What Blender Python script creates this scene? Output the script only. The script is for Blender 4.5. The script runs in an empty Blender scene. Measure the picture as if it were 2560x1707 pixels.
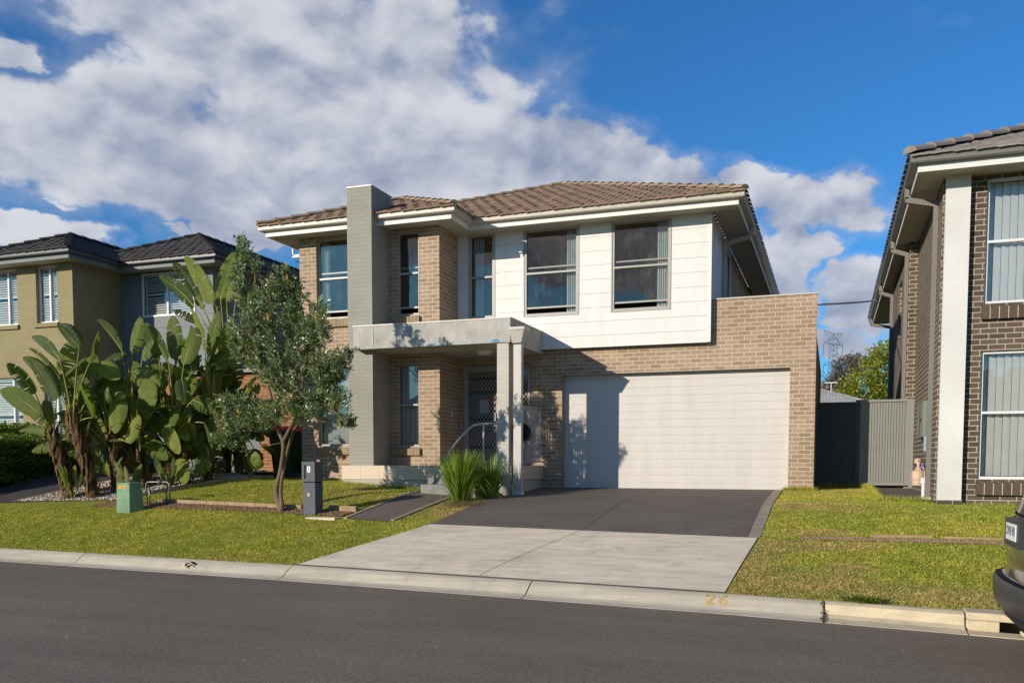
import bpy, bmesh, math, random
import numpy as np
from mathutils import Vector, Matrix
random.seed(7); rng = np.random.default_rng(7)
S = bpy.context.scene; COL = S.collection
R = math.radians
def tan(a): return math.tan(R(a))

# ------------------------------------------------------------------ camera
F = 2202.33 / 2560.0 * 36.0
yaw, pitch, roll = -0.347345, -0.0613037, 0.000977
fw = Vector((math.sin(yaw)*math.cos(pitch), math.cos(yaw)*math.cos(pitch), math.sin(pitch)))
rt = Vector((math.cos(yaw), -math.sin(yaw), 0)); up = rt.cross(fw)
r2 = math.cos(roll)*rt + math.sin(roll)*up; u2 = -math.sin(roll)*rt + math.cos(roll)*up
cd = bpy.data.cameras.new("Camera"); cam = bpy.data.objects.new("Camera", cd); COL.objects.link(cam)
cam.matrix_world = Matrix(((r2.x, u2.x, -fw.x, 0), (r2.y, u2.y, -fw.y, 0), (r2.z, u2.z, -fw.z, 0), (0, 0, 0, 1)))
cd.lens = F; cd.sensor_width = 36; cd.sensor_fit = 'HORIZONTAL'; cd.shift_y = 0.1709
cd.clip_start = 0.1; cd.clip_end = 3000
S.camera = cam
S.view_settings.view_transform = 'Standard'; S.view_settings.look = 'None'
S.view_settings.gamma = 1; S.view_settings.use_curve_mapping = False
S.view_settings.exposure = 0.0

# ------------------------------------------------------------------ sun + sky
sun_dir = Vector((-0.527, -0.796, 0.2975)).normalized()      # towards the sun
sl = bpy.data.lights.new("sun_lamp", 'SUN'); sl.energy = 5.0; sl.angle = R(0.5); sl.color = (1.0, 0.91, 0.79)
so = bpy.data.objects.new("sun_lamp", sl); COL.objects.link(so)
so.rotation_euler = (-sun_dir).to_track_quat('-Z', 'Y').to_euler()
W = bpy.data.worlds.new("World"); S.world = W; W.use_nodes = True
nt = W.node_tree; nt.nodes.clear()
def N(t, **kw):
    n = nt.nodes.new(t)
    for k, v in kw.items(): setattr(n, k, v)
    return n
def LK(a, b): nt.links.new(a, b)
def MT(op, a, b=None, c=None, clamp=False):
    n = nt.nodes.new('ShaderNodeMath'); n.operation = op; n.use_clamp = clamp
    for i, v in enumerate((a, b, c)):
        if v is None: continue
        if isinstance(v, (int, float)): n.inputs[i].default_value = v
        else: nt.links.new(v, n.inputs[i])
    return n.outputs[0]
sky = N('ShaderNodeTexSky', sky_type='NISHITA'); sky.sun_disc = False
sky.sun_elevation = math.asin(sun_dir.z); sky.sun_rotation = math.atan2(sun_dir.x, sun_dir.y)
sky.air_density = 1.0; sky.dust_density = 0.3; sky.ozone_density = 2.5; sky.altitude = 0
tc = N('ShaderNodeTexCoord'); sx = N('ShaderNodeSeparateXYZ'); LK(tc.outputs['Generated'], sx.inputs[0])
az = MT('MULTIPLY', MT('ARCTAN2', sx.outputs[0], sx.outputs[1]), 57.2958)
el = MT('MULTIPLY', MT('ARCSINE', sx.outputs[2]), 57.2958)
cmb = N('ShaderNodeCombineXYZ'); LK(az, cmb.inputs[0]); LK(el, cmb.inputs[1])
nv = N('ShaderNodeVectorMath', operation='MULTIPLY'); nv.inputs[1].default_value = (.1, .15, 1); LK(cmb.outputs[0], nv.inputs[0])
def noise(vec, sc, det, ro, off=(0, 0, 0), dist=0.0):
    m = N('ShaderNodeVectorMath', operation='ADD'); m.inputs[1].default_value = off; LK(vec, m.inputs[0])
    n = N('ShaderNodeTexNoise'); n.inputs['Scale'].default_value = sc; n.inputs['Detail'].default_value = det
    n.inputs['Roughness'].default_value = ro; n.inputs['Distortion'].default_value = dist
    LK(m.outputs[0], n.inputs['Vector']); return n.outputs['Fac']
wn = N('ShaderNodeTexNoise'); wn.inputs['Scale'].default_value = 2.2; wn.inputs['Detail'].default_value = 6; wn.inputs['Roughness'].default_value = .52; LK(nv.outputs[0], wn.inputs['Vector'])
ws_ = N('ShaderNodeVectorMath', operation='SUBTRACT'); LK(wn.outputs['Color'], ws_.inputs[0]); ws_.inputs[1].default_value = (.5, .5, .5)
wm_ = N('ShaderNodeVectorMath', operation='MULTIPLY_ADD'); LK(ws_.outputs[0], wm_.inputs[0]); wm_.inputs[1].default_value = (11, 5.5, 0); LK(cmb.outputs[0], wm_.inputs[2])
# broad cloud masses: soft ellipses in azimuth / elevation
BL = [(-34.1,24.2,16.8,5.4,-8),(-43.1,17.9,13.5,4.2,-4),(-27.5,19.5,15.3,5.7,-22),(-17.9,17.0,11.9,4.6,-22),
 (-11.0,16.9,7.8,2.7,-20),(-4.7,16.2,2.8,1.4,-10),(-0.8,15.2,4.4,1.8,-12),(-3.3,12.1,3.3,3.0,-50),(1.3,9.4,3.3,2.0,0),
 (-48.6,13.1,3.7,1.0,-10),(-35.2,15.6,9.5,2.6,-5),(-39.8,13.5,2.2,0.7,-10),(-0.4,6.9,5.0,1.0,0),(-49.5,22.0,2.2,1.1,0),
(-36.6,14.1,3.1,1.5,0),(-47.4,15.1,2.0,0.5,-20),(80,25,30,10,0),(165,34,40,8,0),(-163,13.5,16,3.2,8),(-110,30,30,8,10),(140,12,16,3,0)]
mx = None
for (a, e, ra, rb, ro) in BL:
    wgt = .52 if rb < .45 else (.75 if rb < .8 else 1.0)
    mp = N('ShaderNodeMapping'); mp.vector_type = 'TEXTURE'
    mp.inputs['Location'].default_value = (a, e, 0); mp.inputs['Rotation'].default_value = (0, 0, R(ro)); mp.inputs['Scale'].default_value = (ra, rb, 1)
    LK(wm_.outputs[0], mp.inputs['Vector'])
    ln = N('ShaderNodeVectorMath', operation='LENGTH'); LK(mp.outputs[0], ln.inputs[0])
    b = MT('MULTIPLY', MT('SUBTRACT', 1.42, ln.outputs['Value'], clamp=False), wgt, clamp=True)
    b = MT('MINIMUM', b, wgt)
    mx = b if mx is None else MT('MAXIMUM', mx, b)
n1 = noise(nv.outputs[0], 1.6, 9, .55, dist=.2)
n1u = noise(nv.outputs[0], 1.6, 4, .5, (-.05, .16, 0), dist=.2); n1b = noise(nv.outputs[0], 1.6, 4, .5, (0, 0, 0), dist=.2)
n2 = noise(nv.outputs[0], 0.75, 5, .5, (5, 2, 1))
n3 = noise(nv.outputs[0], 1.1, 6, .52, (.10, .13, .03), .2)
dsum = MT('ADD', MT('MULTIPLY', mx, .78), n1)
mr = N('ShaderNodeMapRange', interpolation_type='SMOOTHSTEP'); mr.inputs['From Min'].default_value = .82; mr.inputs['From Max'].default_value = 1.05
LK(dsum, mr.inputs['Value'])
mr2 = N('ShaderNodeMapRange', interpolation_type='SMOOTHSTEP'); mr2.inputs['From Min'].default_value = .58; mr2.inputs['From Max'].default_value = 1.0; mr2.inputs['To Max'].default_value = .28
LK(dsum, mr2.inputs['Value']); dens = MT('MAXIMUM', mr.outputs[0], mr2.outputs[0])
# sunlit billows against grey-blue undersides: the cloud's thickness and slope decide which
core = N('ShaderNodeMapRange', interpolation_type='SMOOTHSTEP'); core.inputs['From Min'].default_value = .34; core.inputs['From Max'].default_value = .72
LK(MT('ADD', MT('ADD', MT('MULTIPLY', n3, .62), MT('MULTIPLY', n2, .38)), MT('MULTIPLY', MT('SUBTRACT', n1u, n1b), .75)), core.inputs['Value'])
cc = N('ShaderNodeMix', data_type='RGBA'); LK(core.outputs[0], cc.inputs[0])
cc.inputs['A'].default_value = (0.69, 0.705, 0.755, 1); cc.inputs['B'].default_value = (0.265, 0.315, 0.45, 1)
tint = N('ShaderNodeMix', data_type='RGBA', blend_type='MULTIPLY'); tint.inputs[0].default_value = 1
LK(sky.outputs[0], tint.inputs['A']); tint.inputs['B'].default_value = (0.33, 0.88, 1.40, 1)
cs = N('ShaderNodeMix', data_type='RGBA', blend_type='MULTIPLY'); cs.inputs[0].default_value = 1
SKY = 0.10
LK(cc.outputs['Result'], cs.inputs['A']); cs.inputs['B'].default_value = (1/SKY, 1/SKY, 1/SKY, 1)
fin = N('ShaderNodeMix', data_type='RGBA'); LK(MT('MULTIPLY', dens, .96), fin.inputs[0])
LK(tint.outputs['Result'], fin.inputs['A']); LK(cs.outputs['Result'], fin.inputs['B'])
bg = N('ShaderNodeBackground'); LK(fin.outputs['Result'], bg.inputs[0]); bg.inputs[1].default_value = SKY
wo = N('ShaderNodeOutputWorld'); LK(bg.outputs[0], wo.inputs[0])

# ------------------------------------------------------------------ materials
def rgb(r, g, b):   # sRGB 0-255 -> linear
    f = lambda c: (c/255/12.92) if c/255 <= .04045 else ((c/255+.055)/1.055)**2.4
    return (.8*f(r), .8*f(g), .8*f(b), 1)
class G:
    "small node-graph helper"
    def __init__(s, name, rough=.7, spec=.3):
        s.m = bpy.data.materials.new(name); s.m.use_nodes = True; s.t = s.m.node_tree
        s.b = s.t.nodes['Principled BSDF']; s.o = s.t.nodes['Material Output']
        s.b.inputs['Roughness'].default_value = rough; s.b.inputs['Specular IOR Level'].default_value = spec
        s.pos = s.n('ShaderNodeNewGeometry').outputs['Position']
    def n(s, t, **kw):
        x = s.t.nodes.new(t)
        for k, v in kw.items(): setattr(x, k, v)
        return x
    def l(s, a, b): s.t.links.new(a, b)
    def math(s, op, a, b=None, clamp=False):
        x = s.n('ShaderNodeMath', operation=op); x.use_clamp = clamp
        for i, v in enumerate((a, b)):
            if v is None: continue
            if isinstance(v, (int, float)): x.inputs[i].default_value = v
            else: s.l(v, x.inputs[i])
        return x.outputs[0]
    def vec(s, sc=(1, 1, 1), rot=(0, 0, 0), src=None):
        x = s.n('ShaderNodeMapping'); x.inputs['Scale'].default_value = sc; x.inputs['Rotation'].default_value = rot
        s.l(src or s.pos, x.inputs['Vector']); return x.outputs[0]
    def noise(s, sc, det=4, ro=.55, v=None):
        x = s.n('ShaderNodeTexNoise'); x.inputs['Scale'].default_value = sc; x.inputs['Detail'].default_value = det
        x.inputs['Roughness'].default_value = ro; s.l(v or s.pos, x.inputs['Vector']); return x.outputs['Fac']
    def ramp(s, fac, stops):
        x = s.n('ShaderNodeValToRGB'); e = x.color_ramp.elements
        while len(e) < len(stops): e.new(.5)
        for i, (p, c) in enumerate(stops): e[i].position = p; e[i].color = c if len(c) == 4 else (*c, 1)
        s.l(fac, x.inputs[0]); return x.outputs[0]
    def mix(s, fac, a, b, mode='MIX'):
        x = s.n('ShaderNodeMix', data_type='RGBA', blend_type=mode)
        for k, v in ((0, fac), ('A', a), ('B', b)):
            if isinstance(v, (int, float)): x.inputs[k].default_value = v
            elif isinstance(v, tuple): x.inputs[k].default_value = v if len(v) == 4 else (*v, 1)
            else: s.l(v, x.inputs[k])
        return x.outputs['Result']
    def base(s, c):
        if isinstance(c, tuple): s.b.inputs['Base Color'].default_value = c if len(c) == 4 else (*c, 1)
        else: s.l(c, s.b.inputs['Base Color'])
    def bump(s, h, st=.3, d=.01):
        x = s.n('ShaderNodeBump'); x.inputs['Strength'].default_value = st; x.inputs['Distance'].default_value = d
        s.l(h, x.inputs['Height']); s.l(x.outputs[0], s.b.inputs['Normal'])
def plain(name, c, rough=.6, spec=.3, var=.12, sc=6, metal=0, bump=0):
    g = G(name, rough, spec); g.b.inputs['Metallic'].default_value = metal
    nf = g.noise(sc, 5)
    d = tuple(x*(1-var) for x in c[:3]); e = tuple(min(1, x*(1+var)) for x in c[:3])
    g.base(g.ramp(nf, [(.3, d), (.7, e)]))
    if bump: g.bump(g.noise(sc*20, 3), bump, .004)
    return g.m
def brick(name, c1, c2, mortar, w=.24, h=.086, ms=.011, var=.25, painted=False, header=False):
    g = G(name, .85, .2)
    sp = g.n('ShaderNodeSeparateXYZ'); g.l(g.pos, sp.inputs[0])
    cb = g.n('ShaderNodeCombineXYZ'); g.l(g.math('ADD', g.math('ADD', sp.outputs[0], sp.outputs[1]), 40), cb.inputs[0]); g.l(g.math('ADD', sp.outputs[2], 8.6*.086/.086), cb.inputs[1])
    bt = g.n('ShaderNodeTexBrick'); g.l(cb.outputs[0], bt.inputs['Vector'])
    bt.inputs['Scale'].default_value = 1; bt.inputs['Brick Width'].default_value = w; bt.inputs['Row Height'].default_value = h
    bt.inputs['Mortar Size'].default_value = ms*.5; bt.inputs['Mortar Smooth'].default_value = .15; bt.inputs['Bias'].default_value = 0
    bt.offset = 0 if header else .5
    bt.inputs['Color1'].default_value = c1; bt.inputs['Color2'].default_value = c2; bt.inputs['Mortar'].default_value = mortar
    fine = g.noise(60, 3, .7, g.vec((1, 1, 3)))
    big = g.noise(.9, 4)
    c = g.mix(1.0, bt.outputs['Color'], g.ramp(fine, [(.25, (1-var,)*3), (.75, (1+var*.4,)*3)]), 'MULTIPLY')
    c = g.mix(1.0, c, g.ramp(big, [(.3, (.88, .87, .86)), (.7, (1.06, 1.05, 1.04))]), 'MULTIPLY')
    g.base(c)
    hh = g.math('ADD', g.math('MULTIPLY', g.math('SUBTRACT', 1, bt.outputs['Fac']), 1), g.math('MULTIPLY', fine, .25))
    g.bump(hh, .35 if painted else .6, .004 if painted else .006)
    return g.m
M = {}
M['brick'] = brick('tan_face_brick', rgb(166,140,114), rgb(192,166,138), rgb(226,208,182), ms=.015)
M['sill'] = brick('tan_sill_brick', rgb(158,134,106), rgb(178,154,124), rgb(208,190,160), w=.086, h=.5, header=True, ms=.012)
M['paintbrick'] = brick('painted_grey_brick', rgb(168,166,152), rgb(172,170,156), rgb(150,148,136), ms=.007, painted=True, var=.12)
M['colbrick'] = brick('painted_pale_brick', rgb(206,199,187), rgb(210,203,190), rgb(190,184,172), ms=.006, painted=True, var=.1)
M['dbrick'] = brick('dark_brown_brick', rgb(92,80,69), rgb(116,102,88), rgb(208,190,164), ms=.014)
M['dsill'] = brick('dark_sill_brick', rgb(92,80,68), rgb(106,92,78), rgb(222,200,170), w=.13, h=.6, header=True, ms=.012)
M['whitebrick'] = brick('painted_white_brick', rgb(236,234,226), rgb(237,235,227), rgb(231,229,220), ms=.004, painted=True, var=.08)
M['obrick'] = brick('orange_brick', rgb(158,104,66), rgb(176,122,80), rgb(200,180,150), ms=.011)
M['olive'] = brick('bagged_olive_render', rgb(163,151,112), rgb(167,155,116), rgb(153,142,104), ms=.008, painted=True, var=.2)
def render_mat():
    g = G('portico_render', .9, .15)
    n1 = g.noise(2.2, 6, .6); n2 = g.noise(9, 5, .65, g.vec((1, 1, .5)))
    c = g.ramp(n1, [(.3, rgb(172,167,156)), (.55, rgb(198,193,182)), (.75, rgb(214,209,198))])
    c = g.mix(.35, c, g.ramp(n2, [(.3, rgb(150,146,138)), (.7, rgb(210,206,198))]))
    g.base(c); g.bump(g.noise(120, 3), .25, .003); return g.m
M['render'] = render_mat()
def board():
    g = G('white_painted_board', .55, .3); n = g.noise(2.5, 6, .65, g.vec((1.6, 1.6, .25))); b = g.noise(7, 5, .7)
    c = g.ramp(n, [(.3, rgb(234,230,221)), (.6, rgb(240,237,229))]); g.base(g.mix(1.0, c, g.ramp(b, [(.3, (.965, .96, .95)), (.6, (1, 1, 1))]), 'MULTIPLY')); g.bump(g.noise(1.1, 2), .15, .02); return g.m
M['clad'] = board()
M['greyclad'] = plain('grey_painted_board', rgb(128,132,132), .6, .3, .05, 2)
M['soffit'] = plain('soffit_sheet', rgb(196,190,174), .8, .2, .03, 2)
M['fascia'] = plain('white_fascia', rgb(240,236,226), .5, .3, .03, 3)
def gutter_mat(name, c, dirt):
    g = G(name, .4, .4); v = g.vec((1, 1, .6))
    n = g.noise(26, 4, .7, v); big = g.noise(2.5, 4)
    g.base(g.mix(g.math('MULTIPLY', g.ramp(n, [(.52, (0, 0, 0)), (.75, (1, 1, 1))]), g.math('MULTIPLY', big, .75)), c, dirt)); return g.m
M['gutter'] = gutter_mat('cream_gutter', rgb(200,190,170), rgb(128,108,80))
M['dgutter'] = gutter_mat('charcoal_gutter', rgb(84,86,88), rgb(60,60,58))
M['ggutter'] = gutter_mat('grey_gutter', rgb(128,124,116), rgb(96,90,80))
M['pipe'] = plain('grey_downpipe', rgb(132,126,118), .45, .4, .05, 4)
M['beigepipe'] = plain('cream_downpipe', rgb(204,197,186), .45, .4, .05, 4)
def tile_mat(name, c1, c2, c3):
    g = G(name, .9, .15)
    n = g.noise(1.4, 5, .6); n2 = g.noise(35, 4, .7)
    ri = g.n('ShaderNodeNewGeometry').outputs['Random Per Island']
    c = g.mix(g.ramp(n2, [(.3, (0, 0, 0)), (.8, (1, 1, 1))]), c1, c2)
    c = g.mix(g.math('MULTIPLY', g.ramp(n, [(.45, (0, 0, 0)), (.75, (1, 1, 1))]), .5), c, c3)
    c = g.mix(1.0, c, g.ramp(ri, [(0, (.82, .82, .82)), (1, (1.12, 1.12, 1.12))]), 'MULTIPLY')
    g.base(c); g.bump(n2, .3, .004); return g.m
M['tile'] = tile_mat('brown_roof_tile', rgb(142,117,96), rgb(160,134,110), rgb(124,102,84))
M['ridge'] = tile_mat('pale_ridge_tile', rgb(172,150,124), rgb(152,130,106), rgb(186,164,138))
M['dtile'] = tile_mat('charcoal_roof_tile', rgb(74,70,68), rgb(92,86,82), rgb(62,60,58))
M['gtile'] = tile_mat('grey_roof_tile', rgb(148,138,128), rgb(164,154,142), rgb(128,118,110))
M['alu'] = plain('window_frame_alu', rgb(176,170,158), .4, .5, .04, 6)
M['whiteframe'] = plain('white_window_frame', rgb(236,236,232), .4, .4, .03, 6)
M['room'] = plain('room_paint', rgb(120,112,104), .9, .1, .1, 1)
M['dark'] = plain('dark_void', (.012, .012, .013), .8, .1, .1, 3)
M['curtain'] = plain('sheer_curtain', rgb(190,200,198), .8, .1, .06, 9)
M['blind'] = plain('vertical_blind', rgb(232,236,232), .8, .1, .03, 5)
M['shutter'] = plain('white_louvre', rgb(232,232,230), .5, .3, .02, 5)
M['lampdome'] = plain('ceiling_lamp_dome', rgb(236,214,206), .3, .4, .02, 5)
def glass(name='window_glass', refl=.08, dirt=True):
    g = G(name); t = g.t; t.nodes.remove(g.b)
    tr = g.n('ShaderNodeBsdfTransparent'); tr.inputs[0].default_value = (.90, .92, .92, 1)
    gl = g.n('ShaderNodeBsdfGlossy'); gl.inputs['Roughness'].default_value = .015; gl.inputs[0].default_value = (1, .88, .76, 1)
    bp = g.n('ShaderNodeBump'); bp.inputs['Strength'].default_value = .12; bp.inputs['Distance'].default_value = .05; g.l(g.noise(1.3, 2), bp.inputs['Height']); g.l(bp.outputs[0], gl.inputs['Normal'])
    fr = g.n('ShaderNodeFresnel'); fr.inputs[0].default_value = 1.5
    f = g.math('ADD', g.math('MULTIPLY', fr.outputs[0], 1.0), refl, clamp=True)
    ms = g.n('ShaderNodeMixShader'); g.l(f, ms.inputs[0]); g.l(tr.outputs[0], ms.inputs[1]); g.l(gl.outputs[0], ms.inputs[2])
    df = g.n('ShaderNodeBsdfDiffuse'); df.inputs[0].default_value = rgb(150,158,165)
    m2 = g.n('ShaderNodeMixShader')
    d = g.math('MULTIPLY', g.ramp(g.noise(5, 6, .75, g.vec((1, 1, .35))), [(.5, (0, 0, 0)), (.8, (1, 1, 1))]), .22)
    g.l(d, m2.inputs[0]); g.l(ms.outputs[0], m2.inputs[1]); g.l(df.outputs[0], m2.inputs[2]); g.l(m2.outputs[0], g.o.inputs[0]); return g.m
M['glass'] = glass()
def gsteel():
    g = G('garage_door_steel', .5, .3); n = g.noise(2, 6, .65, g.vec((1.5, 1.5, .3))); w = g.noise(150, 2, .5, g.vec((.15, 1, 1)))
    c = g.ramp(n, [(.3, rgb(212,205,195)), (.6, rgb(221,214,204))]); g.base(c); g.bump(g.math('ADD', w, g.math('MULTIPLY', g.noise(1.5, 2), 4)), .04, .006); return g.m
M['garage'] = gsteel()
M['porchtile'] = plain('cream_porch_tile', rgb(226,206,180), .6, .3, .05, 2)
M['porchbase'] = plain('rendered_plinth', rgb(190,184,166), .85, .2, .08, 3, bump=.3)
M['step'] = plain('grey_step_concrete', rgb(150,148,142), .9, .2, .15, 5, bump=.3)
M['steel'] = plain('painted_rail_steel', rgb(216,208,194), .4, .4, .05, 5)
M['door'] = plain('charcoal_door', rgb(104,100,102), .5, .3, .05, 5)
M['doorframe'] = plain('taupe_door_frame', rgb(186,178,168), .5, .3, .05, 5)
M['paper'] = plain('paper_notice', rgb(190,196,200), .8, .1, .02, 5)
M['redstick'] = plain('orange_notice', rgb(190,90,50), .8, .1, .05, 5)
M['blackmetal'] = plain('black_metal', rgb(30,30,32), .45, .4, .05, 5)
M['bluepaint'] = plain('blue_paint_smear', rgb(110,180,214), .7, .2, .1, 9)
M['crackfill'] = plain('white_crack_filler', rgb(232,232,230), .8, .2, .03, 9)
def flashing(): return plain('pale_metal_capping', rgb(214,206,190), .4, .4, .03, 3)
M['cap'] = flashing()
def asphalt():
    g = G('road_asphalt', .88, .25)
    a = g.noise(170, 2, .6); b = g.noise(.35, 5, .6); c = g.noise(40, 4, .7); st = g.noise(.9, 6, .62, g.vec((.25, 1.6, 1), (0, 0, R(5))))
    col = g.ramp(a, [(.28, (.062, .053, .042)), (.50, (.190, .163, .132)), (.72, (.43, .375, .31))])
    col = g.mix(1.0, col, g.ramp(b, [(.3, (.86, .86, .86)), (.7, (1.12, 1.1, 1.08))]), 'MULTIPLY')
    col = g.mix(1.0, col, g.ramp(st, [(.3, (.84, .84, .85)), (.7, (1.1, 1.1, 1.1))]), 'MULTIPLY')
    a2 = g.noise(48, 3, .7); col = g.mix(1.0, col, g.ramp(a2, [(.32, (.70, .70, .71)), (.5, (1, 1, 1)), (.68, (1.32, 1.3, 1.28))]), 'MULTIPLY')
    col = g.mix(1.0, col, (1.07, 1.0, .90, 1), 'MULTIPLY')
    col = g.mix(g.ramp(c, [(.74, (0, 0, 0)), (.78, (1, 1, 1))]), col, (.42, .40, .36))
    vo = g.n('ShaderNodeTexVoronoi'); vo.inputs['Scale'].default_value = 1.1; vo.inputs['Randomness'].default_value = 1; g.l(g.pos, vo.inputs['Vector'])
    col = g.mix(g.ramp(vo.outputs['Distance'], [(.012, (1, 1, 1)), (.018, (0, 0, 0))]), col, (.5, .48, .44))
    g.base(col); g.bump(g.math('ADD', a, g.math('MULTIPLY', c, .4)), .8, .006); return g.m
M['asphalt'] = asphalt()
def conc(name, c, var=.14, streak=None, dark=None, fsc=90, spec=.25, rough=.85, bmp=.35):
    c = tuple(min(.9, x*1.2*w) for x, w in zip(c[:3], (1.06, 1.0, .90)))
    g = G(name, rough, spec)
    a = g.noise(fsc, 4, .7); b = g.noise(1.1, 6, .65); s = g.noise(5, 5, .65, g.vec(streak or (1, 1, 1)))
    col = g.ramp(a, [(.25, tuple(x*(1-var) for x in c[:3])), (.75, tuple(x*(1+var) for x in c[:3]))])
    col = g.mix(1.0, col, g.ramp(b, [(.3, (.84, .84, .84)), (.65, (1.06, 1.06, 1.06))]), 'MULTIPLY')
    col = g.mix(1.0, col, g.ramp(s, [(.32, (.82, .82, .83)), (.6, (1.05, 1.05, 1.04))]), 'MULTIPLY')
    if dark:
        vv = g.noise(2.2, 8, .72, g.vec((1, .6, 1)))
        col = g.mix(g.math('MULTIPLY', g.ramp(vv, [(.56, (0, 0, 0)), (.72, (1, 1, 1))]), .5), col, dark)
    g.base(col); g.bump(a, bmp, .004); return g.m
M['concrete'] = conc('crossover_concrete', rgb(218,208,192), .16, (.35, 1.5, 1), rgb(150,143,132))
M['kerb'] = conc('kerb_concrete', rgb(190,184,170), .12, (.15, 2.0, 2.0), rgb(140,130,114))
M['kerbold'] = conc('old_kerb_concrete', rgb(200,190,166), .2, (.6, 1.5, 1.5), rgb(140,124,98))
M['drive'] = conc('charcoal_driveway', rgb(104,98,95), .10, (.12, 2.4, 1), rgb(84,81,82), 60)
M['drivestrip'] = conc('driveway_border', rgb(158,146,134), .12)
M['path'] = conc('path_charcoal', rgb(108,101,95), .10, (1, 1, 1), None, 60)
M['ldrive'] = conc('dark_left_driveway', rgb(70,68,70), .1, (1, 1, 1), None, 60)
M['joint'] = plain('joint_dirt', (.035, .03, .027), .9, .1, .3, 20)
M['groove'] = plain('saw_cut', (.075, .068, .062), .9, .1, .2, 20)
def wornpaint():
    g = G('worn_yellow_paint', .8, .2); n = g.noise(45, 4, .7)
    g.base(g.ramp(n, [(.42, rgb(188,176,150)), (.56, rgb(224,186,96))])); return g.m
M['yellowpaint'] = wornpaint()
M['timber'] = plain('weathered_timber_edging', rgb(176,150,116), .85, .2, .2, 8, bump=.5)
M['mulch'] = conc('mulch_soil', rgb(136,110,86), .6, (1, 1, 1), rgb(84,64,48), 25, bmp=1.0)
M['bluesleeper'] = plain('dark_slate_sleeper', rgb(44,50,62), .6, .3, .1, 6)
M['letterbox'] = plain('charcoal_letterbox_stone', rgb(104,106,110), .8, .25, .10, 14, bump=.3)
M['white'] = plain('white_paint', rgb(238,238,236), .6, .3, .02, 5)
M['brass'] = plain('tan_plug', rgb(196,170,128), .6, .3, .08, 40)
def box_green():
    g = G('green_fibreglass', .55, .35); n = g.noise(4, 6, .65); m2 = g.noise(22, 4, .7)
    c = g.ramp(n, [(.3, rgb(92,136,96)), (.7, rgb(128,168,124))])
    c = g.mix(g.math('MULTIPLY', g.ramp(m2, [(.5, (0, 0, 0)), (.8, (1, 1, 1))]), .35), c, rgb(170,186,150)); g.base(c); return g.m
M['boxgreen'] = box_green()
M['sticker'] = plain('orange_sticker', rgb(236,176,34), .5, .3, .04, 9)
M['stickertext'] = plain('sticker_text', rgb(150,90,20), .6, .2, .04, 9)
M['binlid'] = plain('red_bin_lid', rgb(255,60,44), .45, .4, .05, 5)
M['bingreen'] = plain('dark_green_bin', rgb(66,98,66), .5, .35, .08, 5)
M['galv'] = plain('galvanised_pipe', rgb(128,126,124), .35, .5, .08, 9, metal=.6)
M['fence'] = plain('fence_steel', rgb(148,148,138), .5, .35, .05, 3)
M['fencedark'] = plain('charcoal_fence_steel', rgb(84,86,84), .5, .35, .05, 3)
M['meter'] = plain('meter_box_grey', rgb(132,138,126), .5, .35, .05, 4)
M['lightblue'] = plain('pale_blue_box', rgb(164,184,196), .5, .3, .05, 4)
M['gasbeige'] = plain('beige_gas_meter', rgb(214,186,156), .5, .35, .06, 12)
M['purple'] = plain('purple_tap', rgb(150,130,196), .4, .4, .05, 9)
M['pvc'] = plain('white_pvc', rgb(236,232,224), .45, .4, .04, 9)
M['bark'] = conc('banksia_bark', rgb(112,96,78), .4, (2, 2, .5), rgb(70,60,48), 30, bmp=1.0)
M['twig'] = plain('brown_twig', rgb(146,118,84), .8, .2, .2, 20)
def paint_car():
    g = G('car_paint', .28, .5); g.base((.042, .038, .033, 1)); g.b.inputs['Metallic'].default_value = .35
    g.b.inputs['Coat Weight'].default_value = .8; g.b.inputs['Coat Roughness'].default_value = .06; return g.m
M['car'] = paint_car()
M['carplastic'] = plain('dark_bumper_plastic', (.035, .037, .040), .42, .4, .08, 5)
M['carglass'] = plain('car_glass', (.02, .022, .026), .06, .8, .1, 2)
M['tail'] = plain('tail_lamp', (.10, .11, .16), .12, .7, .2, 9)
M['tyre'] = plain('tyre_rubber', (.02, .02, .02), .85, .2, .1, 9)
M['rim'] = plain('alloy_rim', (.4, .4, .41), .3, .5, .05, 9, metal=.8)
M['plateink'] = plain('plate_ink', (.05, .05, .055), .6, .2, .1, 9)
M['pylon'] = plain('pylon_steel', rgb(84,108,124), .5, .3, .1, .2)
M['wire'] = plain('power_wire', rgb(110,116,130), .6, .2, .05, 1)
M['cable'] = plain('white_cable', rgb(240,240,240), .5, .3, .02, 5)
def foliage(name, cols, trans=.25, rough=.5, back=None, spec=.35, patch=.6, psc=.8):
    g = G(name, rough, spec)
    geo = g.n('ShaderNodeNewGeometry')
    c = g.ramp(geo.outputs['Random Per Island'], [(i/(len(cols)-1), cc) for i, cc in enumerate(cols)])
    c = g.mix(1.0, c, g.ramp(g.noise(psc, 3), [(.3, (1-patch*.4,)*3), (.7, (1+patch*.3,)*3)]), 'MULTIPLY')
    if back is not None: c = g.mix(geo.outputs['Backfacing'], c, back)
    g.base(c)
    tl = g.n('ShaderNodeBsdfTranslucent'); tc2 = g.mix(1.0, c, (1.5, 1.7, .6, 1), 'MULTIPLY'); g.l(tc2, tl.inputs[0])
    ms = g.n('ShaderNodeMixShader'); ms.inputs[0].default_value = trans
    g.l(g.b.outputs[0], ms.inputs[1]); g.l(tl.outputs[0], ms.inputs[2]); g.l(ms.outputs[0], g.o.inputs[0]); return g.m
M['banksia'] = foliage('banksia_leaf', [(.040, .078, .018), (.075, .130, .028), (.20, .26, .07)], .18, .30, rgb(165,178,135), .7)
M['hedge'] = foliage('hedge_leaf', [(.05, .09, .012), (.11, .17, .02), (.28, .32, .04)], .25, .4)
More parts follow.
